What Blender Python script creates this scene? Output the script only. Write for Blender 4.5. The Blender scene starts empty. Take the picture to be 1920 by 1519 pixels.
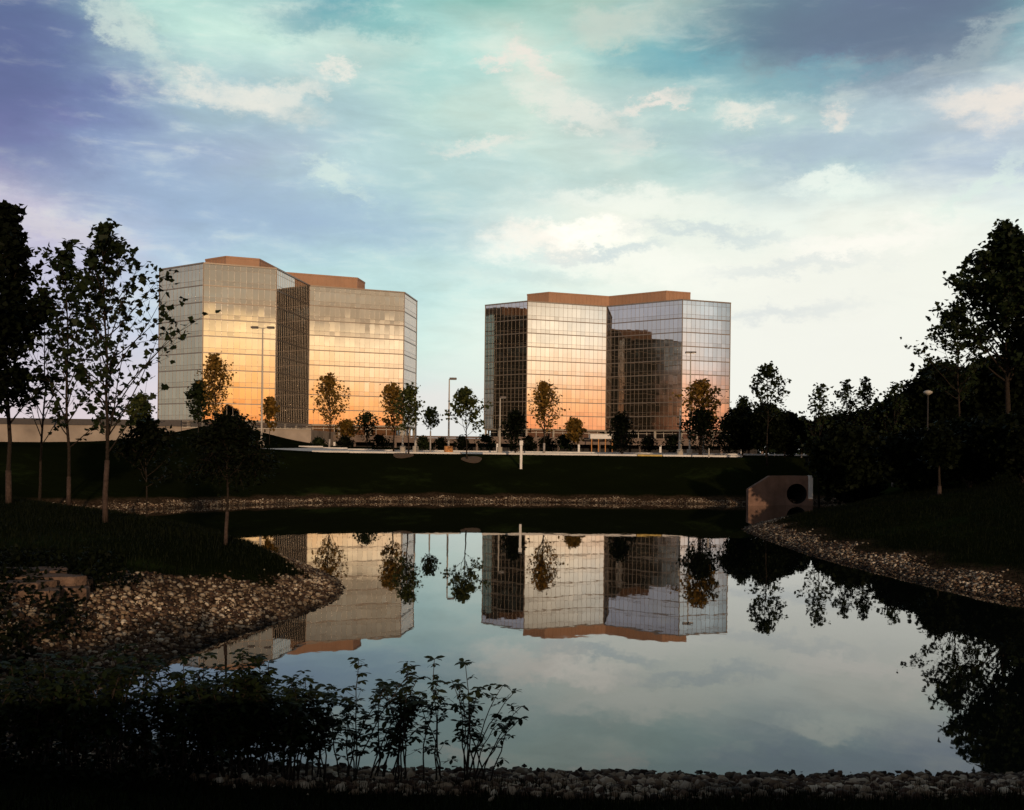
import bpy, math, random
import numpy as np
from mathutils import Vector, Matrix

scene = bpy.context.scene
PI = math.pi
# ------------------------------------------------------------------ camera
ROLL = math.radians(0.65)
CAM_H = 4.0
cd = bpy.data.cameras.new('camera')
cam = bpy.data.objects.new('camera', cd)
scene.collection.objects.link(cam)
cd.sensor_width = 36.0
cd.lens = 37.5
cd.shift_y = 87.5 / 1920.0
cd.clip_start = 0.1
cd.clip_end = 9000
cam.matrix_world = Matrix.Translation((0, 0, CAM_H)) @ Matrix.Rotation(PI / 2, 4, 'X') @ Matrix.Rotation(ROLL, 4, 'Z')
scene.camera = cam

# ------------------------------------------------------------------ world
W = bpy.data.worlds.new('World')
scene.world = W
W.use_nodes = True
nt = W.node_tree
nt.nodes.clear()
SUN_AZ, SUN_EL = math.radians(168), math.radians(6.5)


def lin(c):
    return tuple(((v / 255) / 12.92 if v / 255 <= 0.04045 else ((v / 255 + 0.055) / 1.055) ** 2.4) for v in c)


def N(t, **kw):
    n = nt.nodes.new(t)
    for k, v in kw.items():
        setattr(n, k, v)
    return n


def L(a, b):
    nt.links.new(a, b)


def M_(op, a, b=None, c=None, clamp=False):
    n = N('ShaderNodeMath', operation=op, use_clamp=clamp)
    for i, v in enumerate((a, b, c)):
        if v is None:
            continue
        if isinstance(v, (int, float)):
            n.inputs[i].default_value = v
        else:
            L(v, n.inputs[i])
    return n.outputs[0]


tc = N('ShaderNodeTexCoord')
sep = N('ShaderNodeSeparateXYZ')
L(tc.outputs['Generated'], sep.inputs[0])
sx, sy, sz = sep.outputs
az0 = M_('ARCTAN2', sx, sy)                        # 0 = north, + = east (radians)
el0 = M_('ARCSINE', sz)
# cloud-layer noise in direction space warps every edge of the sky's features
mp = N('ShaderNodeMapping')
mp.inputs['Scale'].default_value = (5, 5, 13)
L(tc.outputs['Generated'], mp.inputs[0])
nw = N('ShaderNodeTexNoise')
nw.inputs['Scale'].default_value = 1.5
nw.inputs['Detail'].default_value = 9
nw.inputs['Roughness'].default_value = 0.58
L(mp.outputs[0], nw.inputs['Vector'])
sw = N('ShaderNodeSeparateXYZ')
L(nw.outputs['Color'], sw.inputs[0])
frontness = N('ShaderNodeMapRange', clamp=True)
frontness.inputs[1].default_value = -0.2
frontness.inputs[2].default_value = 0.5
frontness.inputs[3].default_value = 0.03
frontness.inputs[4].default_value = 0.2
L(sy, frontness.inputs[0])
az = M_('MULTIPLY_ADD', M_('SUBTRACT', sw.outputs[0], 0.5), frontness.outputs[0], az0)
el = M_('MULTIPLY_ADD', M_('SUBTRACT', sw.outputs[1], 0.5), 0.07, el0)
RMIN, RMAX = -PI, PI
azn = M_('DIVIDE', M_('ADD', az, PI), 2 * PI)
FX = [0, 160, 320, 480, 640, 800, 960, 1120, 1280, 1440, 1600, 1760, 1920]
FA = [math.atan((x - 960) / 2000) for x in FX]
BA = [-180, -125, -104, -92, -60, -36, 36, 60, 85, 104, 124.2, 126.2, 129, 134.5, 139.3, 148, 165, 180]
BK = ['S', 'SW', 'W1', 'W0', 'W60', 'W36', 'E36', 'E60', 'E85', 'E104', 'E114', 'E123', 'E128', 'E134', 'E141', 'E150', 'E165', 'S']
DK = (52, 54, 62)
# one row per elevation: front colours, then the back of the sky (direction: colour, gain)
rows = [
 (0.000, [(222,203,212),(224,206,214),(228,212,220),(228,216,222),(226,222,222),(228,224,226),(228,228,228),(232,232,230),(240,238,236),(242,240,238),(242,240,238),(242,240,238),(242,238,236)],
  dict(S=(150,110,90),SW=(120,110,110),W1=(118,112,112),W0=(138,130,120),W60=(170,160,170),W36=(205,190,205),E36=(225,220,220),E60=(150,140,140),E85=(44,42,38),E104=(46,40,34),E114=(62,50,42),E123=(232,140,105),E128=(240,140,95),E134=(235,125,85),E141=(243,130,62),E150=(243,130,62),E165=(190,110,70))),
 (0.043, [(216,200,213),(218,202,217),(224,210,223),(226,215,226),(226,222,226),(228,226,228),(226,232,231),(232,234,232),(240,238,238),(242,240,238),(242,240,238),(242,240,238),(242,238,236)],
  dict(S=(150,125,105),SW=(118,112,112),W1=(134,128,128),W0=(140,134,122),W60=(160,155,175),W36=(200,190,210),E36=(222,220,220),E60=(140,135,138),E85=(44,42,38),E104=(46,40,34),E114=(62,50,42),E123=(235,168,135),E128=(243,170,130),E134=(247,182,130),E141=(250,178,118),E150=(250,178,106),E165=(180,120,85))),
 (0.098, [(192,188,214),(196,196,222),(198,208,230),(196,212,228),(197,220,230),(210,234,231),(220,236,232),(230,238,232),(238,240,236),(241,240,236),(241,240,236),(241,240,236),(240,238,236)],
  dict(S=(140,130,125),SW=(120,118,122),W1=(150,148,158),W0=(135,130,122),W60=(150,150,180),W36=(180,176,206),E36=(220,220,222),E60=(140,140,146),E85=(44,42,38),E104=(46,40,34),E114=(62,50,42),E123=(196,190,196),E128=(225,200,188),E134=(255,232,208),E141=(255,222,188),E150=(255,214,160),E165=(165,135,110))),
 (0.150, [(186,180,212),(192,192,222),(178,198,224),(174,204,220),(180,214,222),(190,222,224),(210,232,230),(225,238,232),(235,240,234),(240,240,234),(240,240,234),(240,240,234),(238,240,235)],
  dict(S=(120,120,125),SW=(120,120,128),W1=(150,150,168),W0=(138,134,130),W60=(140,142,178),W36=(165,165,200),E36=(210,215,220),E60=(130,135,145),E85=(44,42,38),E104=(46,40,34),E114=(62,50,42),E123=(176,188,200),E128=(182,188,196),E134=(205,190,175),E141=(158,140,122),E150=(150,134,116),E165=(130,120,115))),
 (0.208, [(200,192,216),(165,178,210),(150,174,210),(155,180,210),(165,195,214),(175,205,214),(215,230,228),(235,238,230),(228,238,232),(230,238,235),(236,238,232),(232,238,234),(225,235,235)],
  dict(S=(95,100,110),SW=(110,112,122),W1=(130,130,150),W0=(125,122,125),W60=(110,114,150),W36=(130,130,180),E36=(190,200,210),E60=(120,128,140),E85=(44,42,38),E104=(46,40,34),E114=(62,50,42),E123=(100,98,100),E128=(110,104,104),E134=(150,138,130),E141=(128,116,106),E150=(110,100,96),E165=(100,100,105))),
 (0.258, [(118,112,178),(128,148,195),(143,163,200),(162,180,205),(182,210,218),(175,205,210),(190,215,215),(195,215,212),(185,212,212),(172,192,206),(182,206,214),(175,190,210),(176,192,214)],
  dict(S=DK,SW=(60,62,74),W1=(80,82,100),W0=(80,82,96),W60=(80,84,130),W36=(100,98,160),E36=(165,180,200),E60=(100,110,125),E85=DK,E104=DK,E114=(62,50,42),E123=(62,60,66),E128=(62,60,66),E134=(66,62,66),E141=(66,62,64),E150=(62,60,64),E165=DK)),
 (0.308, [(98,98,162),(104,120,175),(155,182,200),(163,193,205),(165,196,206),(182,213,210),(200,220,212),(190,206,206),(174,204,206),(174,200,205),(170,190,205),(178,194,209),(198,205,214)],
  dict(S=DK,SW=DK,W1=DK,W0=DK,W60=(66,72,112),W36=(80,84,140),E36=(150,170,190),E60=(90,100,118),E85=DK,E104=DK,E114=DK,E123=DK,E128=DK,E134=DK,E141=DK,E150=DK,E165=DK)),
 (0.358, [(90,104,158),(104,128,170),(186,222,216),(200,230,222),(202,220,215),(170,215,212),(205,222,214),(168,210,206),(112,172,186),(96,134,158),(100,120,155),(106,126,156),(122,176,188)],
  dict(S=DK,SW=DK,W1=DK,W0=DK,W60=(60,68,100),W36=(72,84,130),E36=(110,140,160),E60=(80,92,110),E85=DK,E104=DK,E114=DK,E123=DK,E128=DK,E134=DK,E141=DK,E150=DK,E165=DK)),
 (0.408, [(78,106,146),(160,198,200),(165,210,205),(142,190,195),(95,168,182),(130,188,188),(122,188,182),(168,198,190),(158,188,188),(104,138,155),(95,108,148),(85,98,135),(90,108,135)],
  dict(S=DK,SW=DK,W1=DK,W0=DK,W60=(58,66,92),W36=(66,84,120),E36=(84,100,120),E60=(70,84,100),E85=DK,E104=DK,E114=DK,E123=DK,E128=DK,E134=DK,E141=DK,E150=DK,E165=DK)),
 (0.62, [(60,80,104)] * 13, {k: DK for k in BK}),
]
# a sharper lower edge of the cloud deck behind: one more row between 0.098 and 0.150
_a, _b = rows[2], rows[3]
_mid = {k: tuple((u * .3 + v * .7) for u, v in zip(_a[2][k], _b[2][k])) for k in _a[2]}
_mid['E134'] = (246, 228, 210)
_mid['E141'] = (160, 138, 116)
_mid['E150'] = (156, 134, 112)
rows.insert(3, (0.126, [tuple((u + v) / 2 for u, v in zip(p, q)) for p, q in zip(_a[1], _b[1])], _mid))
SC = 1.0 / 4.0
GAIN = 2.65                                       # the glow behind is brighter than the glass shows it


def ramp_row(front, back):
    r = N('ShaderNodeValToRGB')
    st = [(FA[i], lin(front[i]), 1.0) for i in range(13)]
    for a, k in zip(BA, BK):
        g = 1.0 if abs(a) < 60 else (GAIN if a > 125 or a < -90 else 1.0)
        st.append((math.radians(a), lin(back[k]), g))
    st.sort(key=lambda t: t[0])
    e = r.color_ramp.elements
    while len(e) < len(st):
        e.new(0.5)
    for i, (a, c, g) in enumerate(st):
        e[i].position = (a + PI) / (2 * PI) if i else 0.0
        e[i].color = tuple(min(1, v * g * SC) for v in c) + (1,)
    L(azn, r.inputs[0])
    return r.outputs[0]


def mixc(f, a, b):
    n = N('ShaderNodeMix', data_type='RGBA')
    if isinstance(f, (int, float)):
        n.inputs[0].default_value = f
    else:
        L(f, n.inputs[0])
    for i, v in ((6, a), (7, b)):
        if isinstance(v, tuple):
            n.inputs[i].default_value = v if len(v) == 4 else v + (1,)
        else:
            L(v, n.inputs[i])
    return n.outputs[2]


def smooth(v, a, b):
    n = N('ShaderNodeMapRange', interpolation_type='SMOOTHSTEP', clamp=True)
    n.inputs[1].default_value = a
    n.inputs[2].default_value = b
    L(v, n.inputs[0])
    return n.outputs[0]


col = None
for i, (e0, f, b) in enumerate(rows):
    ro = ramp_row(f, b)
    if col is None:
        col = ro
    else:
        mr = N('ShaderNodeMapRange', clamp=True)
        mr.inputs[1].default_value = rows[i - 1][0]
        mr.inputs[2].default_value = e0
        L(el, mr.inputs[0])
        col = mixc(mr.outputs[0], col, ro)
# finer cloud texture: light and dark mottling
mp2 = N('ShaderNodeMapping')
mp2.inputs['Scale'].default_value = (6, 6, 22)
mp2.inputs['Rotation'].default_value = (0.12, 0.05, 0.3)
L(tc.outputs['Generated'], mp2.inputs[0])
n2 = N('ShaderNodeTexNoise')
n2.inputs['Scale'].default_value = 2.6
n2.inputs['Detail'].default_value = 11
n2.inputs['Roughness'].default_value = 0.6
n2.inputs['Distortion'].default_value = 0.3
L(mp2.outputs[0], n2.inputs['Vector'])
mott = M_('MULTIPLY_ADD', M_('SUBTRACT', n2.outputs['Fac'], 0.5), 0.5, 1.04)
hi = smooth(el0, 0.03, 0.16)
mott = M_('ADD', M_('MULTIPLY', M_('SUBTRACT', mott, 1.0), hi), 1.0)
vm = N('ShaderNodeVectorMath', operation='SCALE')
L(col, vm.inputs[0])
L(mott, vm.inputs['Scale'])
col = vm.outputs[0]
wisp = smooth(n2.outputs['Fac'], 0.50, 0.74)
col = mixc(M_('MULTIPLY', M_('MULTIPLY', wisp, hi), 0.40), col, tuple(v * SC for v in lin((222, 226, 218))))
# individual bright clouds and dark banks: (px, py, rx, ry, tilt deg, colour, strength)
cb = N('ShaderNodeCombineXYZ')
mp3 = N('ShaderNodeMapping')
mp3.inputs['Scale'].default_value = (9, 9, 16)
L(tc.outputs['Generated'], mp3.inputs[0])
n3 = N('ShaderNodeTexNoise')
n3.inputs['Scale'].default_value = 2.5
n3.inputs['Detail'].default_value = 8
n3.inputs['Roughness'].default_value = 0.72
L(mp3.outputs[0], n3.inputs['Vector'])
s3 = N('ShaderNodeSeparateXYZ')
L(n3.outputs['Color'], s3.inputs[0])
L(M_('MULTIPLY_ADD', M_('SUBTRACT', s3.outputs[0], 0.5), 0.11, az0), cb.inputs[0])
L(M_('MULTIPLY_ADD', M_('SUBTRACT', s3.outputs[1], 0.5), 0.065, el0), cb.inputs[1])
WH, PK, DP, DB = (236, 232, 226), (240, 228, 222), (84, 92, 146), (88, 104, 140)
blobs = [
 (0, 130, 150, 130, -38, (84, 104, 150), .6), (30, 290, 170, 60, -12, (110, 114, 168), .35),
 (1560, 50, 250, 70, -6, (98, 116, 142), .7), (1780, 60, 190, 60, 14, (94, 112, 142), .4),
 (1270, 120, 150, 22, -8, (95, 165, 185), .5), (1500, 150, 170, 20, 4, (100, 165, 185), .5),
 (590, 35, 90, 26, 10, (80, 150, 175), .5),
 (700, 45, 90, 20, 0, (75, 168, 180), .5), (740, 130, 120, 30, -10, (135, 195, 200), .3),
 (1000, 360, 300, 30, 0, (165, 200, 208), .3), (560, 395, 270, 45, -6, (148, 175, 212), .5),
 (1560, 275, 220, 26, -4, (158, 178, 205), .5), (1240, 250, 90, 20, 8, (160, 188, 200), .4), (1600, 520, 380, 90, 0, (243, 242, 237), .85), (1500, 690, 460, 120, 0, (243, 241, 238), .85), (1250, 470, 200, 50, 0, (238, 241, 235), .6),
 (350, 165, 55, 20, -10, WH, .75), (480, 190, 95, 26, -8, WH, .85), (545, 165, 50, 20, 18, WH, .7),
 (632, 130, 24, 12, 0, WH, .8), (270, 70, 60, 26, -38, (215, 228, 222), .7), (200, 20, 60, 20, -40, (210, 225, 220), .6),
 (930, 112, 34, 11, 0, PK, .8), (985, 100, 40, 20, -45, PK, .85), (1020, 140, 30, 16, -30, PK, .6),
 (1070, 205, 120, 17, -24, WH, .7), (1215, 196, 62, 11, 12, PK, .85), (1402, 211, 44, 14, 0, WH, .8),
 (1572, 218, 26, 18, 0, PK, .7), (1130, 55, 80, 26, 8, (205, 214, 206), .6), (1190, 40, 90, 30, 10, (198, 206, 200), .4),
 (1850, 190, 90, 20, -6, PK, .8), (1905, 205, 60, 24, 10, PK, .7), (1860, 65, 90, 18, 22, (165, 180, 190), .65),
 (635, 330, 60, 16, -32, (215, 232, 228), .7), (900, 272, 80, 12, 4, WH, .7), (1180, 280, 50, 14, -8, (225, 225, 222), .55),
 (1560, 348, 78, 17, -2, (222, 238, 234), .8), (1840, 350, 70, 14, 34, (220, 235, 232), .7), (1180, 400, 200, 40, 0, (236, 238, 230), .5),
 (1060, 446, 130, 24, 6, (278, 266, 258), .8), (1220, 500, 200, 26, -4, (258, 254, 248), .5), (1190, 382, 160, 20, -4, (250, 250, 244), .6), (1620, 455, 130, 22, 4, (260, 252, 248), .6), (1560, 345, 80, 18, 0, (246, 248, 244), .5),
 (1130, 474, 110, 12, 5, (192, 208, 220), .6), (1330, 436, 130, 14, -6, (196, 210, 220), .65), (1480, 500, 130, 12, 3, (208, 216, 224), .5), (1000, 520, 110, 14, -4, (200, 218, 222), .4), (1430, 590, 160, 16, 4, (205, 212, 222), .5), 
 (90, 420, 160, 16, -8, (215, 208, 218), .55), (1010, 455, 90, 22, -12, (240, 232, 226), .5),
]
for (px, py, rx, ry, tl, c, s) in blobs:
    a_ = px - 960
    b_ = 847 - py
    aw = a_ * math.cos(ROLL) - b_ * math.sin(ROLL)
    bw = a_ * math.sin(ROLL) + b_ * math.cos(ROLL)
    A = math.atan(aw / 2000)
    E_ = math.atan(bw / 2000 * math.cos(A))
    m = N('ShaderNodeMapping', vector_type='TEXTURE')
    m.inputs['Location'].default_value = (A, E_, 0)
    m.inputs['Rotation'].default_value = (0, 0, math.radians(tl))
    m.inputs['Scale'].default_value = (rx / 2000 * 1.35, ry / 2000 * 1.35, 1)
    L(cb.outputs[0], m.inputs[0])
    ln = N('ShaderNodeVectorMath', operation='LENGTH')
    L(m.outputs[0], ln.inputs[0])
    mr = N('ShaderNodeMapRange', interpolation_type='SMOOTHSTEP', clamp=True)
    mr.inputs[1].default_value = 1.25
    mr.inputs[2].default_value = 0.1
    mr.inputs[4].default_value = s
    L(ln.outputs['Value'], mr.inputs[0])
    col = mixc(mr.outputs[0], col, tuple(v * SC for v in lin(c)))
hs = N('ShaderNodeHueSaturation')
hs.inputs['Saturation'].default_value = 1.0
fs = N('ShaderNodeMapRange', clamp=True)          # the cloud deck ahead is greyer than the glow behind
fs.inputs[1].default_value = -0.2
fs.inputs[2].default_value = 0.5
fs.inputs[3].default_value = 1.0
fs.inputs[4].default_value = 0.90
L(sy, fs.inputs[0])
L(fs.outputs[0], hs.inputs['Saturation'])
L(col, hs.inputs['Color'])
tn = N('ShaderNodeVectorMath', operation='MULTIPLY')
tn.inputs[1].default_value = (1.0, 1.02, 0.965)
L(hs.outputs[0], tn.inputs[0])
col = tn.outputs[0]
sky = N('ShaderNodeTexSky', sky_type='NISHITA', sun_disc=False)
sky.sun_elevation = SUN_EL
sky.sun_rotation = SUN_AZ
bg = N('ShaderNodeBackground')
bg.inputs[1].default_value = 1 / SC
L(col, bg.inputs[0])
bg2 = N('ShaderNodeBackground')
bg2.inputs[1].default_value = 0.003
L(sky.outputs[0], bg2.inputs[0])
ad = N('ShaderNodeAddShader')
L(bg.outputs[0], ad.inputs[0])
L(bg2.outputs[0], ad.inputs[1])
wo = N('ShaderNodeOutputWorld')
L(ad.outputs[0], wo.inputs[0])
W.cycles.sampling_method = 'MANUAL'
W.cycles.sample_map_resolution = 512
# ------------------------------------------------------------------ sun and exposure
sd = bpy.data.lights.new('sun', 'SUN')
sd.energy = 2.0
sd.angle = math.radians(0.6)
sd.color = (1.0, 0.72, 0.48)
so = bpy.data.objects.new('sun', sd)
scene.collection.objects.link(so)
so.location = (20, -60, 60)
sdir = Vector((math.sin(SUN_AZ) * math.cos(SUN_EL), math.cos(SUN_AZ) * math.cos(SUN_EL), math.sin(SUN_EL)))
so.rotation_euler = (-sdir).to_track_quat('-Z', 'Y').to_euler()
scene.view_settings.view_transform = 'Standard'
scene.view_settings.look = 'None'
scene.view_settings.exposure = 0
scene.view_settings.gamma = 1

# ------------------------------------------------------------------ helpers
COL = scene.collection


def unpix(px, py):
    a, b = px - 960, 847 - py
    return (a * math.cos(ROLL) - b * math.sin(ROLL)) / 2000, (a * math.sin(ROLL) + b * math.cos(ROLL)) / 2000


def at(px, py, d):
    """world point seen at photo pixel px,py standing d metres away"""
    u, v = unpix(px, py)
    return u * d, d, CAM_H + v * d


def tag(o, label=None, cat=None, group=None, kind=None):
    if label:
        o['label'] = label
    if cat:
        o['category'] = cat
    if group:
        o['group'] = group
    if kind:
        o['kind'] = kind
    return o


def empty(name, loc, label, cat, group=None):
    o = bpy.data.objects.new(name, None)
    COL.objects.link(o)
    o.location = loc
    o.empty_display_size = 0.5
    return tag(o, label, cat, group)


class MB:
    """collects vertices and faces of one mesh, in world coordinates"""
    def __init__(s):
        s.v, s.f = [], []

    def poly(s, pts):
        i = len(s.v)
        s.v += [tuple(p) for p in pts]
        s.f.append(tuple(range(i, i + len(pts))))

    def box(s, c, d, rz=0.0):
        cx, cy, cz = c
        hx, hy, hz = d[0] / 2, d[1] / 2, d[2] / 2
        co, si = math.cos(rz), math.sin(rz)
        i = len(s.v)
        for z in (-hz, hz):
            for x, y in ((-hx, -hy), (hx, -hy), (hx, hy), (-hx, hy)):
                s.v.append((cx + x * co - y * si, cy + x * si + y * co, cz + z))
        for q in ((3, 2, 1, 0), (4, 5, 6, 7), (0, 1, 5, 4), (1, 2, 6, 5), (2, 3, 7, 6), (3, 0, 4, 7)):
            s.f.append(tuple(i + k for k in q))

    def bar(s, a, b, w, t, z0, z1):
        """upright slab from a to b (xy), thickness t centred, z0..z1"""
        dx, dy = b[0] - a[0], b[1] - a[1]
        ln = math.hypot(dx, dy)
        s.box(((a[0] + b[0]) / 2, (a[1] + b[1]) / 2, (z0 + z1) / 2), (ln, t, z1 - z0), math.atan2(dy, dx))

    def prism(s, pts, z0, z1):
        n = len(pts)
        i = len(s.v)
        s.v += [(p[0], p[1], z0) for p in pts] + [(p[0], p[1], z1) for p in pts]
        s.f.append(tuple(i + k for k in reversed(range(n))))
        s.f.append(tuple(i + n + k for k in range(n)))
        for k in range(n):
            s.f.append((i + k, i + (k + 1) % n, i + n + (k + 1) % n, i + n + k))

    def tube(s, pts, rad, sides=6, cap=True):
        base = len(s.v)
        n = len(pts)
        P = [Vector(p) for p in pts]
        u = None
        for k in range(n):
            t = (P[min(k + 1, n - 1)] - P[max(k - 1, 0)])
            if t.length < 1e-6:
                t = Vector((0, 0, 1))
            t.normalize()
            if u is None:
                u = t.cross(Vector((0.3, 1, 0.2))).normalized()
            else:
                u = (u - t * u.dot(t)).normalized()
            w = t.cross(u)
            for j in range(sides):
                a = 2 * PI * j / sides
                s.v.append(tuple(P[k] + (u * math.cos(a) + w * math.sin(a)) * rad[k]))
        for k in range(n - 1):
            for j in range(sides):
                a, b = base + k * sides + j, base + k * sides + (j + 1) % sides
                s.f.append((a, b, b + sides, a + sides))
        if cap:
            s.f.append(tuple(base + j for j in reversed(range(sides))))
            s.f.append(tuple(base + (n - 1) * sides + j for j in range(sides)))

    def build(s, name, mat, parent=None, smooth=False, bevel=0):
        me = bpy.data.meshes.new(name)
        off = Vector((0, 0, 0))
        if parent is not None:
            p = parent
            while p is not None:
                off += p.location
                p = p.parent
        if off.length > 0:
            v = [(a - off.x, b - off.y, c - off.z) for a, b, c in s.v]
        else:
            v = s.v
        me.from_pydata(v, [], s.f)
        me.materials.append(mat)
        if smooth:
            me.polygons.foreach_set('use_smooth', [True] * len(me.polygons))
        me.update()
        o = bpy.data.objects.new(name, me)
        COL.objects.link(o)
        o.parent = parent
        if bevel:
            b = o.modifiers.new('bevel', 'BEVEL')
            b.width = bevel
            b.segments = 2
        return o


def mesh_arrays(name, V, k, mat, parent=None, smooth=False, F=None):
    """V: (n*k,3) vertices, faces of k consecutive vertices; or F: (m,c) index array"""
    me = bpy.data.meshes.new(name)
    if F is None:
        F = np.arange(len(V), dtype=np.int32).reshape(-1, k)
    V = np.asarray(V, dtype=np.float32)
    if parent is not None:
        off = Vector((0, 0, 0))
        p = parent
        while p is not None:
            off += p.location
            p = p.parent
        V = V - np.array(off, dtype=np.float32)
    me.vertices.add(len(V))
    me.vertices.foreach_set('co', V.ravel())
    nf, c = F.shape
    me.loops.add(nf * c)
    me.loops.foreach_set('vertex_index', F.astype(np.int32).ravel())
    me.polygons.add(nf)
    me.polygons.foreach_set('loop_start', np.arange(0, nf * c, c, dtype=np.int32))
    me.polygons.foreach_set('loop_total', np.full(nf, c, dtype=np.int32))
    if smooth:
        me.polygons.foreach_set('use_smooth', np.ones(nf, dtype=bool))
    me.materials.append(mat)
    me.update(calc_edges=True)
    o = bpy.data.objects.new(name, me)
    COL.objects.link(o)
    o.parent = parent
    return o


# ------------------------------------------------------------------ materials
def material(name):
    m = bpy.data.materials.new(name)
    m.use_nodes = True
    t = m.node_tree
    b = t.nodes['Principled BSDF']
    return m, t, b


def simple(name, col, rough=0.7, metal=0.0, noise=0.25, scale=3.0, bump=0.0, spec=0.5, bscale=None, coord='Object'):
    m, t, b = material(name)
    b.inputs['Roughness'].default_value = rough
    b.inputs['Metallic'].default_value = metal
    b.inputs['Specular IOR Level'].default_value = spec
    co = t.nodes.new('ShaderNodeTexCoord')
    n = t.nodes.new('ShaderNodeTexNoise')
    n.inputs['Scale'].default_value = scale
    n.inputs['Detail'].default_value = 6
    t.links.new(co.outputs[coord], n.inputs['Vector'])
    mr = t.nodes.new('ShaderNodeMapRange')
    mr.inputs[1].default_value = 0.25
    mr.inputs[2].default_value = 0.75
    mr.inputs[3].default_value = 1 - noise
    mr.inputs[4].default_value = 1 + noise
    t.links.new(n.outputs['Fac'], mr.inputs[0])
    v = t.nodes.new('ShaderNodeVectorMath')
    v.operation = 'SCALE'
    v.inputs[0].default_value = col
    t.links.new(mr.outputs[0], v.inputs['Scale'])
    t.links.new(v.outputs[0], b.inputs['Base Color'])
    if bump:
        n_ = t.nodes.new('ShaderNodeTexNoise')
        n_.inputs['Scale'].default_value = bscale or scale * 5
        n_.inputs['Detail'].default_value = 5
        t.links.new(co.outputs[coord], n_.inputs['Vector'])
        bp = t.nodes.new('ShaderNodeBump')
        bp.inputs['Strength'].default_value = bump
        bp.inputs['Distance'].default_value = 0.05
        t.links.new(n_.outputs['Fac'], bp.inputs['Height'])
        t.links.new(bp.outputs[0], b.inputs['Normal'])
    return m


def leaf_mat(name, col, col2, trans=0.35, spec=0.3):
    m, t, b = material(name)
    g = t.nodes.new('ShaderNodeNewGeometry')
    r = t.nodes.new('ShaderNodeMix')
    r.data_type = 'RGBA'
    r.inputs[6].default_value = col + (1,)
    r.inputs[7].default_value = col2 + (1,)
    t.links.new(g.outputs['Random Per Island'], r.inputs[0])
    t.links.new(r.outputs[2], b.inputs['Base Color'])
    b.inputs['Roughness'].default_value = 0.55
    b.inputs['Specular IOR Level'].default_value = spec
    tr = t.nodes.new('ShaderNodeBsdfTranslucent')
    t.links.new(r.outputs[2], tr.inputs[0])
    mx = t.nodes.new('ShaderNodeMixShader')
    mx.inputs[0].default_value = trans
    t.links.new(b.outputs[0], mx.inputs[1])
    t.links.new(tr.outputs[0], mx.inputs[2])
    t.links.new(mx.outputs[0], t.nodes['Material Output'].inputs[0])
    return m


def glass_mat(name, col, rough=0.015):
    m, t, b = material(name)
    b.inputs['Metallic'].default_value = 1.0
    b.inputs['Roughness'].default_value = rough
    g = t.nodes.new('ShaderNodeNewGeometry')
    r = t.nodes.new('ShaderNodeMix')
    r.data_type = 'RGBA'
    r.inputs[6].default_value = tuple(v * 0.93 for v in col) + (1,)
    r.inputs[7].default_value = tuple(v * 1.07 for v in col) + (1,)
    t.links.new(g.outputs['Random Per Island'], r.inputs[0])
    t.links.new(r.outputs[2], b.inputs['Base Color'])
    return m


MAT = {}
MAT['glass'] = glass_mat('mirror_glass', (0.43, 0.405, 0.37))
MAT['spandrel'] = glass_mat('spandrel_glass', (0.40, 0.37, 0.335), 0.03)
MAT['mullion'] = simple('mullion_metal', (0.30, 0.25, 0.20), 0.4, 0.5, 0.1, 0.5)
MAT['darkglass'] = simple('lobby_glass', (0.015, 0.013, 0.012), 0.05, 0, 0.2, 0.3)
MAT['penthouse'] = simple('brown_panel', (0.42, 0.235, 0.135), 0.6, 0, 0.08, 0.4)
MAT['roof'] = simple('roof_gravel', (0.18, 0.16, 0.15), 0.9)
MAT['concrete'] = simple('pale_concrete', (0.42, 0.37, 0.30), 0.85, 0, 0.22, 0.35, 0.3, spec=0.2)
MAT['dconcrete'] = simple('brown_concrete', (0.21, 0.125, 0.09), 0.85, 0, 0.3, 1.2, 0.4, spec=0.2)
MAT['white'] = simple('white_paint', (0.72, 0.68, 0.62), 0.5, 0, 0.08, 2.0)
MAT['deckwall'] = simple('pale_deck_wall', (0.33, 0.27, 0.215), 0.85, 0, 0.35, 0.25, 0.3, spec=0.2)
MAT['deckface'] = simple('brown_deck_concrete', (0.19, 0.14, 0.11), 0.85, 0, 0.35, 0.3, 0.3, spec=0.2)
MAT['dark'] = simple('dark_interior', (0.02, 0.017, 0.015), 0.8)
MAT['rail'] = simple('dark_rail', (0.05, 0.04, 0.035), 0.6)
MAT['pole'] = simple('grey_pole', (0.45, 0.40, 0.33), 0.5, 0.0, 0.1)
MAT['fixture'] = simple('lamp_housing', (0.09, 0.07, 0.06), 0.5)
MAT['lens'] = simple('lamp_lens', (0.6, 0.6, 0.55), 0.2)
MAT['orange'] = simple('sunlit_orange', (0.55, 0.24, 0.07), 0.8)  # orange glow of low sun on concrete is put into the colour
MAT['yellow'] = simple('lit_grass_yellow', (0.55, 0.38, 0.10), 0.7)  # yellow of a lit grass strip, put into a kerb's colour
MAT['asphalt'] = simple('asphalt', (0.07, 0.065, 0.06), 0.9, 0, 0.2, 0.4)
MAT['kerb'] = simple('kerb_concrete', (0.72, 0.68, 0.62), 0.8, 0, 0.2, 0.6)
MAT['bark'] = simple('dark_bark', (0.03, 0.022, 0.016), 0.9, 0, 0.4, 12, 0.6, spec=0.1)
MAT['pale_bark'] = simple('pale_bark', (0.07, 0.048, 0.038), 0.9, 0, 0.45, 9, 0.6, spec=0.1)
MAT['wrap'] = simple('wrapped_trunk', (0.38, 0.34, 0.30), 0.9, 0, 0.3, 3, spec=0.1)
MAT['leaf_dark'] = leaf_mat('leaf_dark', (0.010, 0.017, 0.006), (0.024, 0.034, 0.010), 0.25, 0.12)
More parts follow.
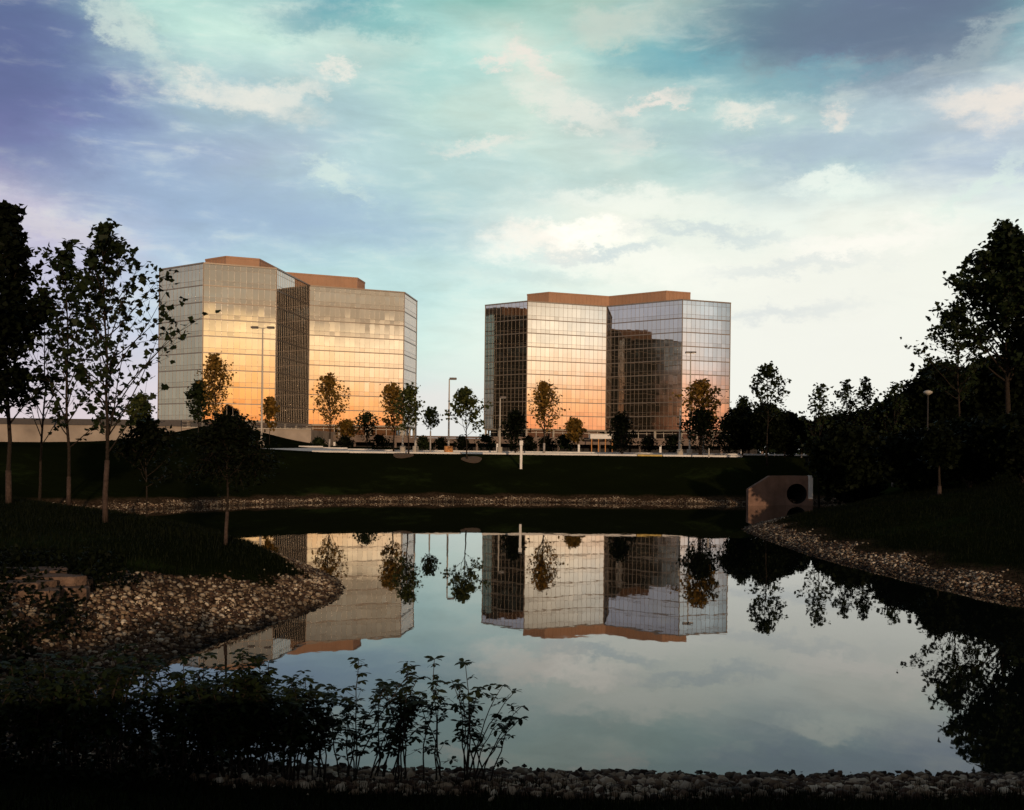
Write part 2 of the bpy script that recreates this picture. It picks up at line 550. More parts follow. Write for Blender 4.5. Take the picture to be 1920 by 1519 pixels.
MAT['leaf_black'] = leaf_mat('leaf_deep', (0.0035, 0.005, 0.002), (0.008, 0.011, 0.004), 0.12, 0.04)
MAT['leaf_gold'] = leaf_mat('leaf_gold', (0.11, 0.075, 0.015), (0.34, 0.18, 0.035), 0.4, 0.15)  # warm sunlight on the crowns is put into this leaf colour
MAT['leaf_green'] = leaf_mat('leaf_green', (0.035, 0.05, 0.015), (0.10, 0.11, 0.028), 0.4, 0.15)
MAT['leaf_shrub'] = leaf_mat('leaf_shrub', (0.012, 0.020, 0.007), (0.035, 0.045, 0.015), 0.35, 0.15)
MAT['turf'] = leaf_mat('turf_blade', (0.003, 0.005, 0.002), (0.011, 0.014, 0.0045), 0.2, 0.05)
MAT['stem'] = simple('stem_bark', (0.03, 0.022, 0.016), 0.8, 0, 0.3, 20, spec=0.15)
MAT['slab'] = simple('flat_stone', (0.15, 0.095, 0.065), 0.85, 0, 0.6, 3.5, 0.8, spec=0.2)
MAT['pipe'] = simple('pipe_concrete', (0.010, 0.007, 0.006), 0.9)
MAT['mulch'] = simple('mulch', (0.13, 0.075, 0.035), 0.95, 0, 0.3, 5, 0.4)

# stones: pale and brown pebbles, one colour per stone
m, t, b = material('stones')
g = t.nodes.new('ShaderNodeNewGeometry')
cr = t.nodes.new('ShaderNodeValToRGB')
E_ = cr.color_ramp.elements
E_[0].color = (0.035, 0.020, 0.013, 1)
E_[1].position = 1.0
E_[1].color = (0.62, 0.53, 0.40, 1)
for p_, c_ in ((0.4, (0.09, 0.052, 0.032)), (0.65, (0.22, 0.15, 0.09)), (0.87, (0.43, 0.34, 0.235))):
    e = E_.new(p_)
    e.color = c_ + (1,)
t.links.new(g.outputs['Random Per Island'], cr.inputs[0])
co_ = t.nodes.new('ShaderNodeTexCoord')
nz_ = t.nodes.new('ShaderNodeTexNoise')
nz_.inputs['Scale'].default_value = 0.55
nz_.inputs['Detail'].default_value = 4
t.links.new(co_.outputs['Object'], nz_.inputs['Vector'])
mr_ = t.nodes.new('ShaderNodeMapRange')
mr_.inputs[1].default_value = 0.35
mr_.inputs[2].default_value = 0.65
mr_.inputs[3].default_value = 0.45
mr_.inputs[4].default_value = 1.25
t.links.new(nz_.outputs['Fac'], mr_.inputs[0])
vs_ = t.nodes.new('ShaderNodeVectorMath')
vs_.operation = 'SCALE'
t.links.new(cr.outputs[0], vs_.inputs[0])
sz_ = t.nodes.new('ShaderNodeSeparateXYZ')
t.links.new(co_.outputs['Object'], sz_.inputs[0])
wet = t.nodes.new('ShaderNodeMapRange')
wet.inputs[1].default_value = 0.02
wet.inputs[2].default_value = 0.17
wet.inputs[3].default_value = 0.28
wet.inputs[4].default_value = 1.0
t.links.new(sz_.outputs[2], wet.inputs[0])
wm_ = t.nodes.new('ShaderNodeMath')
wm_.operation = 'MULTIPLY'
t.links.new(mr_.outputs[0], wm_.inputs[0])
t.links.new(wet.outputs[0], wm_.inputs[1])
t.links.new(wm_.outputs[0], vs_.inputs['Scale'])
t.links.new(vs_.outputs[0], b.inputs['Base Color'])
b.inputs['Roughness'].default_value = 0.85
b.inputs['Specular IOR Level'].default_value = 0.2
MAT['stones'] = m

# ground: dark lawn, with bare stony earth along the shore (vertex attribute)
m, t, b = material('ground')
at_ = t.nodes.new('ShaderNodeAttribute')
at_.attribute_name = 'gravel'
co_ = t.nodes.new('ShaderNodeTexCoord')
n1 = t.nodes.new('ShaderNodeTexNoise')
n1.inputs['Scale'].default_value = 0.12
n1.inputs['Detail'].default_value = 9
n1.inputs['Roughness'].default_value = 0.7
t.links.new(co_.outputs['Object'], n1.inputs['Vector'])
gr = t.nodes.new('ShaderNodeValToRGB')
gr.color_ramp.elements[0].position = 0.36
gr.color_ramp.elements[0].color = (0.008, 0.010, 0.0035, 1)
gr.color_ramp.elements[1].position = 0.68
gr.color_ramp.elements[1].color = (0.028, 0.040, 0.011, 1)
e = gr.color_ramp.elements.new(0.55)
e.color = (0.010, 0.013, 0.004, 1)
t.links.new(n1.outputs['Fac'], gr.inputs[0])
n2_ = t.nodes.new('ShaderNodeTexNoise')
n2_.inputs['Scale'].default_value = 6
n2_.inputs['Detail'].default_value = 6
t.links.new(co_.outputs['Object'], n2_.inputs['Vector'])
gv = t.nodes.new('ShaderNodeValToRGB')
gv.color_ramp.elements[0].position = 0.35
gv.color_ramp.elements[0].color = (0.025, 0.015, 0.009, 1)
gv.color_ramp.elements[1].position = 0.7
gv.color_ramp.elements[1].color = (0.11, 0.07, 0.04, 1)
t.links.new(n2_.outputs['Fac'], gv.inputs[0])
mx_ = t.nodes.new('ShaderNodeMix')
mx_.data_type = 'RGBA'
t.links.new(at_.outputs['Fac'], mx_.inputs[0])
t.links.new(gr.outputs[0], mx_.inputs[6])
t.links.new(gv.outputs[0], mx_.inputs[7])
t.links.new(mx_.outputs[2], b.inputs['Base Color'])
b.inputs['Roughness'].default_value = 1.0
b.inputs['Specular IOR Level'].default_value = 0.0
bp = t.nodes.new('ShaderNodeBump')
bp.inputs['Strength'].default_value = 0.6
bp.inputs['Distance'].default_value = 0.06
t.links.new(n2_.outputs['Fac'], bp.inputs['Height'])
t.links.new(bp.outputs[0], b.inputs['Normal'])
MAT['ground'] = m

# water
m, t, b = material('pond_water')
b.inputs['Base Color'].default_value = (0.006, 0.008, 0.006, 1)
b.inputs['Roughness'].default_value = 0.012
b.inputs['IOR'].default_value = 1.46
co_ = t.nodes.new('ShaderNodeTexCoord')
nA = t.nodes.new('ShaderNodeTexNoise')
nA.inputs['Scale'].default_value = 0.9
nA.inputs['Detail'].default_value = 3
mpw = t.nodes.new('ShaderNodeMapping')
mpw.inputs['Scale'].default_value = (1.0, 0.45, 1)
t.links.new(co_.outputs['Object'], mpw.inputs[0])
t.links.new(mpw.outputs[0], nA.inputs['Vector'])
bpw = t.nodes.new('ShaderNodeBump')
bpw.inputs['Strength'].default_value = 0.10
bpw.inputs['Distance'].default_value = 0.022
t.links.new(nA.outputs['Fac'], bpw.inputs['Height'])
t.links.new(bpw.outputs[0], b.inputs['Normal'])
MAT['water'] = m

# ------------------------------------------------------------------ terrain
SHORE = np.array([(-27.5, 63), (-26.3, 65), (-23.3, 69.5), (-19.9, 74.5), (-12.6, 82), (-2.5, 84.5), (8, 84.8), (17.8, 85), (23.7, 85.2), (25, 88), (28, 90.5),
    (29, 88.5), (24.5, 80), (19.3, 71), (14.8, 63), (12.9, 58.5), (12.2, 55.5), (12.1, 50.8), (12.0, 41.8), (12.5, 38.3), (12.9, 34.1), (13.2, 31.8), (14, 29.4),
    (16, 25), (18, 20), (17.5, 16), (14, 13.9), (10, 13.5), (6.5, 13.4), (3, 13.2), (0, 13.3), (-3.1, 13.3), (-4.4, 14.1), (-5.6, 15.1), (-6.9, 16.4),
    (-7.0, 17.6), (-6.8, 19.0), (-6.4, 20.8), (-5.9, 22.9), (-5.3, 25.2), (-4.8, 27.4), (-4.7, 29.6), (-5.4, 33), (-7.8, 38.5), (-13, 46.5), (-21, 55.5)])


def smooth_closed(P, it=2):
    for _ in range(it):
        Q = np.roll(P, -1, 0)
        P = np.stack([P * .75 + Q * .25, P * .25 + Q * .75], 1).reshape(-1, 2)
    return P


SH = smooth_closed(SHORE, 2)


def shore_dist(x, y):
    """signed distance to the shore, + on land"""
    x = np.asarray(x, float).ravel()
    y = np.asarray(y, float).ravel()
    best = np.full(x.shape, 1e18)
    ins = np.zeros(x.shape, bool)
    n = len(SH)
    for i in range(n):
        ax, ay = SH[i]
        bx, by = SH[(i + 1) % n]
        dx, dy = bx - ax, by - ay
        tt = np.clip(((x - ax) * dx + (y - ay) * dy) / (dx * dx + dy * dy), 0, 1)
        q = (x - ax - tt * dx) ** 2 + (y - ay - tt * dy) ** 2
        best = np.minimum(best, q)
        c = ((ay > y) != (by > y)) & (x < (bx - ax) * (y - ay) / (by - ay + 1e-12) + ax)
        ins ^= c
    d = np.sqrt(best)
    return np.where(ins, -d, d)


def sst(v, a, b):
    q = np.clip((v - a) / (b - a), 0, 1)
    return q * q * (3 - 2 * q)


def vnoise(x, y, s, seed):
    return (np.sin(x / s + seed) * np.cos(y / s * 1.3 + seed * 2.1) + 0.5 * np.sin(x / s * 2.3 + y / s * 1.7 + seed * 3.3) + 0.3 * np.cos(y / s * 3.1 - x / s * 2.9 + seed)) / 1.8


GW = 2.2


def height(x, y):
    x = np.asarray(x, float).ravel()
    y = np.asarray(y, float).ravel()
    D = shore_dist(x, y)
    wf = sst(y, 60, 76)                                         # far lawn
    wr = sst(x, 6, 11) * (1 - wf)                               # right bank
    wn = (1 - sst(y, 15, 20)) * (1 - wr)                        # near bank
    wp = np.clip(1 - wf - wr - wn, 0, 1)                        # point of land on the left
    farT = np.interp(y, [95, 99, 135, 200, 290, 400], [3.62, 3.7, 3.88, 4.0, 4.1, 4.1]) + 0.65 * sst(-x, 15, 34) * sst(y, 70, 90)
    T = wf * farT + wr * (2.4 + 0.02 * np.clip(x - 12, 0, 30)) + wn * 2.4 + wp * (1.35 + 0.015 * np.clip(-x - 18, 0, 40))
    S = wf * (0.23 + 0.17 * sst(x, 14, 20)) + wr * 0.18 + wn * 0.22 + wp * 0.20
    gs = wn * 0.20 + wp * 0.42 + (1 - wn - wp) * 0.25
    h = gs * np.clip(D, 0, GW) + S * np.clip(D - GW, 0, None)
    k = 0.25
    q = np.clip(0.5 + 0.5 * (T - h) / k, 0, 1)
    h = T * (1 - q) + h * q - k * q * (1 - q) * 0.5
    h = np.where(D < 0, 0.28 * np.clip(D, -5, 0), h)
    h += 3.0 * np.exp(-((x + 45) / 10) ** 2 - ((y - 165) / 14) ** 2)
    rough = vnoise(x, y, 2.2, 1.0) * 0.035 * sst(D, 0.5, 4) * (1 - sst(y, 90, 100))
    return h + rough


def H1(x, y):
    return float(height([x], [y])[0])


def axis(lo, hi, step, lim):
    a = list(np.arange(lo, hi + 1e-6, step))
    s = step
    while a[-1] < lim:
        s *= 1.28
        a.append(a[-1] + s)
    s = step
    pre = []
    c = lo
    while c > -lim:
        s *= 1.28
        c -= s
        pre.append(c)
    return np.array(pre[::-1] + a)


gx = axis(-36, 40, 0.42, 4000)
gy = axis(7, 106, 0.42, 4500)
XX, YY = np.meshgrid(gx, gy)
ZZ = height(XX, YY).reshape(XX.shape)
DD = shore_dist(XX, YY).reshape(XX.shape)
V = np.stack([XX, YY, ZZ], -1).reshape(-1, 3)
ny, nx = XX.shape
idx = np.arange(nx * ny).reshape(ny, nx)
F = np.stack([idx[:-1, :-1], idx[:-1, 1:], idx[1:, 1:], idx[1:, :-1]], -1).reshape(-1, 4)
ground = mesh_arrays('ground', V, 4, MAT['ground'], smooth=True, F=F)
gw_ = GW + 0.5 * vnoise(XX, YY, 1.1, 4.0) + 1.3 * sst(-XX, 5.8, 7.2) * (1 - sst(YY, 24, 28)) * sst(YY, 16, 18) - (0.45 + 0.6 * sst(YY, 23, 27)) * (XX < 0) * (YY < 58) * sst(YY, 18, 20)
grv = 1 - sst(DD, gw_ - 0.35, gw_ + 0.25)
a_ = ground.data.attributes.new('gravel', 'FLOAT', 'POINT')
a_.data.foreach_set('value', grv.ravel().astype(np.float32))
tag(ground, 'dark mown lawn and earth banks around the pond', None, None, 'structure')

wv = MB()
wv.poly([(-34, 9, 0), (34, 9, 0), (34, 96, 0), (-34, 96, 0)])
tag(wv.build('pond_water', MAT['water']), 'still pond reflecting towers and cloudy sky', None, None, 'structure')

# ------------------------------------------------------------------ stones
rng = np.random.default_rng(7)
ico_v = []
ph = (1 + 5 ** .5) / 2
for a in (-1, 1):
    for b_ in (-ph, ph):
        ico_v += [(0, a, b_), (a, b_, 0), (b_, 0, a)]
ico_v = np.array(ico_v, float)
ico_v /= np.linalg.norm(ico_v[0])


def ico_faces(v):
    n = len(v)
    dm = np.linalg.norm(v[:, None] - v[None], axis=2)
    e = dm[dm > 1e-6].min() * 1.05
    fs = []
    for i in range(n):
        for j in range(i + 1, n):
            for k in range(j + 1, n):
                if dm[i, j] < e and dm[j, k] < e and dm[i, k] < e:
                    nn = np.cross(v[j] - v[i], v[k] - v[i])
                    fs.append((i, j, k) if np.dot(nn, v[i]) > 0 else (i, k, j))
    return np.array(fs)


ico_f = ico_faces(ico_v)


def rand_rot(n):
    q = rng.normal(size=(n, 4))
    q /= np.linalg.norm(q, axis=1)[:, None]
    w, x, y, z = q.T
    return np.stack([1 - 2 * (y * y + z * z), 2 * (x * y - z * w), 2 * (x * z + y * w), 2 * (x * y + z * w), 1 - 2 * (x * x + z * z), 2 * (y * z - x * w),
                     2 * (x * z - y * w), 2 * (y * z + x * w), 1 - 2 * (x * x + y * y)], -1).reshape(n, 3, 3)


def stones(name, label, x0, x1, y0, y1, per_m2, r0, r1, d0=-0.35, d1=GW, keep=None):
    n = int((x1 - x0) * (y1 - y0) * per_m2)
    x = rng.uniform(x0, x1, n)
    y = rng.uniform(y0, y1, n)
    D = shore_dist(x, y)
    lim = d1 + 1.3 * sst(-x, 5.8, 7.2) * (1 - sst(y, 24, 28)) * sst(y, 16, 18) - (0.45 + 0.6 * sst(y, 23, 27)) * (x < 0) * (y < 58) * sst(y, 18, 20) + 0.5 * vnoise(x, y, 1.1, 4.0) + rng.exponential(0.12, n) - .1
    k = (D > d0) & (D < lim)
    if keep is not None:
        k &= keep(x, y)
    x, y = x[k], y[k]
    n = len(x)
    z = height(x, y)
    r = r0 + (r1 - r0) * rng.random(n) ** 3.2
    sh = np.stack([rng.uniform(.8, 1.35, n), rng.uniform(.7, 1.1, n), rng.uniform(.45, .8, n)], -1)
    base = ico_v[None] * (1 + rng.uniform(-.16, .16, (n, 12, 1)))
    v = base * sh[:, None] * r[:, None, None]
    R = rand_rot(n)
    # mostly lying flat: blend random rotation with spin about z
    a = rng.uniform(0, 2 * PI, n)
    Z = np.zeros(n)
    Rz = np.stack([np.cos(a), -np.sin(a), Z, np.sin(a), np.cos(a), Z, Z, Z, Z + 1], -1).reshape(n, 3, 3)
    use = rng.random(n) < .35
    R = np.where(use[:, None, None], R, Rz)
    v = np.einsum('nij,nkj->nki', R, v)
    v += np.stack([x, y, z + r * 0.22], -1)[:, None]
    Fc = (ico_f[None] + (np.arange(n) * 12)[:, None, None]).reshape(-1, 3)
    o = mesh_arrays(name, v.reshape(-1, 3), 3, MAT['stones'], F=Fc)
    return tag(o, label, 'stones', 'stone edging of the pond', 'stuff')


stones('shore_stones', 'pale pebbles strewn along the near bank at the bottom of the picture', -12, 12, 10, 14.8, 330, .02, .085, d1=2.15, keep=lambda x, y: (np.abs(x) < .52 * y + .4) & (y < 14.8 + 0 * x))
stones('shore_stones', 'pale and brown stones round the tip of the left point of land', -13, -4, 15.5, 36, 300, .02, .075, keep=lambda x, y: (y > 14.8))
stones('shore_stones', 'brown stones along the curved right bank', 11, 20, 24, 60, 220, .025, .075, d1=1.35, keep=lambda x, y: (x < .52 * y))
stones('shore_stones', 'tan stone band at the foot of the far lawn', -30, 30, 61, 93, 130, .035, .08, d1=1.15, keep=lambda x, y: y > 60)

# flat stone slabs stacked at the left edge of the point
sl = [(20, 1066, 27.5, 2.2, .75), (95, 1064, 27.3, 1.0, .5), (60, 1078, 26.6, 2.4, .8), (118, 1077, 26.8, .8, .5), (140, 1083, 26.2, .9, .5), (15, 1090, 25.6, 1.7, .7), (90, 1092, 25.4, 1.9, .7), (40, 1104, 24.6, 1.6, .6), (120, 1100, 25.0, 1.1, .5)]
sl_lab = ['long flat stone slab topmost at the left edge of the picture', 'small flat stone slab beside the topmost long slab', 'long pinkish flat stone slab under the topmost one',
          'short flat slab second from the right end of the stack', 'short pale slab at the right end of the stone stack', 'flat slab at the left edge two courses below the top', 'wide brown flat slab in the middle of the stone stack',
          'lowest brown flat slab on the left of the stone stack', 'lowest flat slab towards the right, just above the pebbles']
for i, (px, py, d, w_, dp) in enumerate(sl):
    d = 16.0                                   # march along the sight line to where the slab rests on the bank
    while at(px, py, d)[2] - H1(at(px, py, d)[0], d) > .10 + .03 * (i % 3):
        d += .1
    x, y, z = at(px, py, d)
    mb = MB()
    n = 9
    pts = []
    for k in range(n):
        a = 2 * PI * k / n
        rr = rng.uniform(.62, 1.15)
        pts.append((x + math.copysign(abs(math.cos(a)) ** .5, math.cos(a)) * w_ / 2 * rr, y + math.copysign(abs(math.sin(a)) ** .6, math.sin(a)) * dp / 2 * rr))
    zg = H1(x, y)
    mb.prism(pts, min(zg, z) - .12, z)
    o = mb.build('stone_slab', MAT['slab'], bevel=0.03)
    tag(o, sl_lab[i], 'stone slab', 'flat stone slabs stacked on the left bank')

# ------------------------------------------------------------------ trees
DR = random.Random(3)


def leaves(name, centers, size, mat, parent, lobed=True, flat=0.6, jitter=0.3):
    C = np.asarray(centers, float)
    n = len(C)
    if n == 0:
        return
    if lobed:
        ang = np.radians([-90, -50, -25, 0, 35, 62, 90, 118, 145, 180, 205, 230])
        rad = np.array([.35, .68, .62, .95, .68, .78, 1.1, .78, .68, .95, .62, .68])
    else:
        ang = np.radians([-90, -30, 30, 90, 150, 210])
        rad = np.array([.9, .5, .5, 1.0, .5, .5])
    k = len(ang)
    T = np.stack([np.cos(ang) * rad, np.sin(ang) * rad, -0.25 * np.abs(np.cos(ang)) * rad], -1)
    nr = np.random.default_rng(n)
    nz = nr.normal(size=(n, 3)) * (1 - flat)
    nz[:, 2] += flat * np.where(nr.random(n) < .9, 1, -1)
    nz /= np.linalg.norm(nz, axis=1)[:, None]
    ax = np.cross(nz, nr.normal(size=(n, 3)))
    ax /= np.linalg.norm(ax, axis=1)[:, None]
    ay = np.cross(nz, ax)
    s = size * (1 + jitter * nr.uniform(-1, 1, n))
    v = C[:, None] + s[:, None, None] * (T[None, :, 0:1] * ax[:, None] + T[None, :, 1:2] * ay[:, None] + T[None, :, 2:3] * nz[:, None])
    return mesh_arrays(name, v.reshape(-1, 3), k, mat, parent)


def tree(base, top, R, label, cat='tree', group=None, crown=0.35, nb=26, rise=45, sec=4, per=7, leaf=.16, spread=.25, r0=.1, mat='leaf_dark', bark='bark',
         seed=1, profile='oval', lean=(0, 0), lobed=True, flat=.55, name='tree', wrap=None, inner=0.35, asym=None, droop=0, shoulder=.30, lower=None):
    rr = random.Random(seed)
    bx, by, bz = base
    Ht = top - bz
    root = empty(name, (bx, by, bz), label, cat, group)
    tb = MB()
    br = MB()
    tp = []
    nseg = 9
    wx = wy = 0
    for i in range(nseg + 1):
        q = i / nseg
        tp.append((bx + wx + lean[0] * q, by + wy + lean[1] * q, bz - .1 + (Ht + .1) * q * .97))
        wx += rr.uniform(-1, 1) * Ht * .008
        wy += rr.uniform(-1, 1) * Ht * .008
    tb.tube(tp, [r0 * (1.25 if i == 0 else 1) * (1 - .93 * (i / nseg) ** .8) + .008 for i in range(nseg + 1)], 8)

    def tpt(q):
        f = q * nseg
        i = min(int(f), nseg - 1)
        u = f - i
        return Vector(tp[i]) * (1 - u) + Vector(tp[i + 1]) * u
    lc = []

    def cl(p, n, s):
        for _ in range(n):
            lc.append((p[0] + rr.gauss(0, s), p[1] + rr.gauss(0, s), p[2] + rr.gauss(0, s * .7)))
    for i in range(nb):
        q = crown + (0.985 - crown) * ((i + rr.random()) / nb)
        w = (q - crown) / (1 - crown)
        if profile == 'oval':
            pf = math.sin(PI * (0.12 + 0.86 * w) ** .8) ** .7 if w < 1 else .2
        elif profile == 'cone':
            pf = (1 - w) ** .75 * .95 + .10
        elif profile == 'flame':
            pf = (math.sin(PI * min(1, .18 + .80 * w ** .8)) ** .8) * .95 + .07
        elif profile == 'vase':
            pf = .35 + .65 * w if w < .8 else 1 - (w - .8) * 1.5
        else:
            pf = 1
        az_ = i * 2.399 + rr.uniform(-.4, .4)
        ln = R * pf * rr.uniform(.65, 1.15)
        if asym:
            ln *= 1 + asym[1] * math.cos(az_ - asym[0])
        up = math.radians(rise + rr.uniform(-14, 14))
        d = Vector((math.cos(az_) * math.cos(up), math.sin(az_) * math.cos(up), math.sin(up)))
        ln = ln / max(.35, math.cos(up))
        lob = rr.uniform(.90, 1.0)
        for _ in range(12):
            r_ = ln * math.cos(up) / R
            if Ht * q + ln * math.sin(up) * 1.05 > Ht * (lob - shoulder * r_ * r_) and ln > R * .15:
                ln *= .88
        p = tpt(q)
        pts = [p.copy()]
        ns = 5
        for k in range(ns):
            d = (d + Vector((rr.uniform(-.16, .16), rr.uniform(-.16, .16), .06 - droop * .2))).normalized()
            p = p + d * ln / ns
            pts.append(p.copy())
        rb = max(.012, r0 * .42 * (1 - q * .55))
        br.tube(pts, [rb * (1 - .85 * k / ns) + .004 for k in range(ns + 1)], 5, False)
        for k in range(1, ns + 1):
            if k / ns < inner:
                continue
            cl(pts[k], per, spread)
            for _ in range(max(1, sec // 2) if k < ns else sec):
                a2 = rr.uniform(0, 2 * PI)
                dd = (d + Vector((math.cos(a2), math.sin(a2), rr.uniform(-.5 - droop, .5)))).normalized()
                l2 = ln * rr.uniform(.14, .34) + spread * .5
                e1 = pts[k] + dd * l2 * .5 + Vector((0, 0, -droop * .1 * l2))
                e2 = pts[k] + dd * l2 + Vector((0, 0, .05 * l2 - droop * .5 * l2))
                br.tube([pts[k], e1, e2], [rb * .25 + .003, rb * .15 + .003, .003], 4, False)
                cl(e1, per // 2, spread * .8)
                cl(e2, per, spread)
    cl(tp[-1], per * 2, spread)
    tb.build('trunk', MAT[bark], root, smooth=True)
    br.build('branches', MAT['bark'], root, smooth=True)
    if lower:
        wb = MB()
        wb.tube([tpt(0.0), tpt(lower * .5), tpt(lower)], [r0 * 1.32, r0 * 1.2, r0 * 1.12], 9)
        wb.build('lower_trunk', MAT['pale_bark'], root, smooth=True)
    if wrap:
        wb = MB()
        wb.tube([tpt(0.01), tpt(wrap)], [r0 * 1.35, r0 * 1.2], 9)
        wb.build('trunk_wrap', MAT['wrap'], root, smooth=True)
    leaves('crown', lc, leaf, MAT[mat], root, lobed, flat)
    return root


def gtree(px, ytop, d, hw, label, **kw):
    """tree whose trunk stands at photo column px, d metres off; hw = crown half width in photo pixels"""
    x, y, zt = at(px, ytop, d)
    x2 = at(px, 845, d)[0]
    return tree((x2, d, H1(x2, d)), zt, hw * d / 2000, label, lean=(x - x2, 0), **kw)


LG = 'young trees on the left point of land'
gtree(199, 412, 37.5, 125, 'tall sparse young maple with a pale bare lower trunk, rightmost of the left trees', group=LG, crown=.24, nb=40, rise=50, per=3, leaf=.13, spread=.11, r0=.075, seed=11, lower=.22, asym=(0.1, .5), sec=3, shoulder=.22, profile='oval')
gtree(130, 440, 48, 90, 'slender young tree second from the right of the left trees', group=LG, crown=.22, nb=30, rise=52, per=3, leaf=.155, spread=.15, r0=.08, seed=12, lower=.12, sec=3)
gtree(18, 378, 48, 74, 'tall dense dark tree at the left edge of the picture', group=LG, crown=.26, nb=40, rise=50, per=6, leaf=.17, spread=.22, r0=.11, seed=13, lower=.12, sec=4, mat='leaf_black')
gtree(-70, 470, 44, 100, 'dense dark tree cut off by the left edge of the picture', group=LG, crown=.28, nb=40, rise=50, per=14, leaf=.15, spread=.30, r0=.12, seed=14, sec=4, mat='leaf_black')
gtree(75, 540, 60, 110, 'lower bushy tree standing behind the dense tree at the left edge', group=LG, crown=.26, nb=18, rise=50, per=3, leaf=.17, spread=.2, r0=.08, seed=15, sec=2)
gtree(277, 790, 43, 60, 'small low tree with thin trunk left of the drooping dark tree', group=LG, crown=.35, nb=18, rise=30, per=6, leaf=.10, spread=.16, r0=.035, seed=16, sec=3, mat='leaf_black')
gtree(425, 776, 31.6, 95, 'small dark tree with drooping branches on the end of the point', group=LG, crown=.48, nb=36, rise=34, per=9, leaf=.07, spread=.17, r0=.045, seed=17, sec=5, mat='leaf_black', lower=.28, droop=.7, lobed=False)

FG = 'young trees in front of the glass towers'
gtree(404, 664, 128, 30, 'tall narrow golden tree in front of the left tower, left of the lamp pole', group=FG, crown=.24, nb=40, rise=62, per=3, leaf=.19, spread=.32, r0=.12, seed=21, profile='flame', mat='leaf_gold', sec=2)
gtree(372, 715, 140, 20, 'thin dark tree left of the tallest golden tree', group=FG, crown=.25, nb=24, rise=62, per=6, leaf=.22, spread=.3, r0=.08, seed=22, profile='flame', mat='leaf_dark', sec=2)
gtree(617, 702, 135, 32, 'golden pyramidal tree in front of the right wing of the left tower', group=FG, crown=.22, nb=38, rise=58, per=3, leaf=.19, spread=.30, r0=.10, seed=23, profile='cone', mat='leaf_gold', sec=2, wrap=.14)
gtree(688, 775, 150, 22, 'small dark tree between the golden pyramidal tree and the bushy pair', group=FG, crown=.12, nb=24, rise=55, per=3, leaf=.18, spread=.35, r0=.07, seed=24, mat='leaf_dark', sec=2)
gtree(738, 722, 118, 26, 'golden-green bushy tree, left one of the pair at the tower corner', group=FG, crown=.28, nb=34, rise=52, per=3, leaf=.19, spread=.34, r0=.09, seed=25, mat='leaf_gold', sec=2, profile='flame')
gtree(766, 722, 99, 22, 'green bushy tree, right one of the pair at the tower corner', group=FG, crown=.30, nb=28, rise=52, per=3, leaf=.16, spread=.28, r0=.07, seed=26, mat='leaf_green', sec=2, bark='bark')
gtree(807, 766, 105, 26, 'sparse small tree with white wrapped trunk between the towers', group=FG, crown=.52, nb=16, rise=42, per=3, leaf=.15, spread=.2, r0=.06, seed=27, mat='leaf_dark', sec=2, profile='vase', wrap=.52)
gtree(876, 730, 98, 42, 'open spreading tree with long bare branches between the towers', group=FG, crown=.34, nb=24, rise=40, per=5, leaf=.17, spread=.2, r0=.07, seed=28, mat='leaf_green', sec=2, profile='oval', inner=.5)
gtree(1020, 716, 124, 30, 'golden-brown flame-shaped tree in front of the left wing of the right tower', group=FG, crown=.22, nb=40, rise=60, per=3, leaf=.18, spread=.28, r0=.10, seed=29, profile='flame', mat='leaf_gold', sec=2, wrap=.16)
gtree(966, 772, 128, 24, 'round dark evergreen left of the flame-shaped tree', group=FG, crown=.0, nb=30, rise=48, per=3, leaf=.20, spread=.34, shoulder=.6, r0=.08, seed=30, mat='leaf_black', sec=3)
gtree(1166, 778, 126, 25, 'round dark evergreen in front of the inner corner of the right tower', group=FG, crown=.0, nb=30, rise=48, per=3, leaf=.20, spread=.34, shoulder=.6, r0=.08, seed=31, mat='leaf_black', sec=3)
gtree(1078, 788, 140, 18, 'low golden tree left of the white entrance canopy', group=FG, crown=.3, nb=18, rise=50, per=6, leaf=.2, spread=.3, r0=.06, seed=32, mat='leaf_gold', sec=2)
gtree(1312, 716, 108, 44, 'broad brown-green tree in front of the right edge of the right tower', group=FG, crown=.2, nb=44, rise=50, per=2, leaf=.19, spread=.36, r0=.10, seed=33, mat='leaf_gold', sec=3, profile='cone')
gtree(1315, 775, 106, 40, 'dark bushy tree beneath the broad brown-green tree', group=FG, crown=.05, nb=34, rise=46, per=3, leaf=.18, spread=.36, shoulder=.5, r0=.07, seed=34, mat='leaf_black', sec=3)
gtree(262, 742, 150, 20, 'small green tree rising behind the pale deck wall at left', group=FG, crown=.2, nb=22, rise=50, per=8, leaf=.24, spread=.35, r0=.08, seed=35, mat='leaf_green', sec=2)
gtree(650, 790, 160, 18, 'low golden tree right of the golden pyramidal tree', group=FG, crown=.3, nb=18, rise=50, per=6, leaf=.2, spread=.3, r0=.06, seed=36, mat='leaf_gold', sec=2)
gtree(505, 745, 140, 14, 'thin small tree right of the lamp pole at the left tower', group=FG, crown=.3, nb=16, rise=55, per=5, leaf=.2, spread=.25, r0=.05, seed=37, mat='leaf_gold', sec=2)

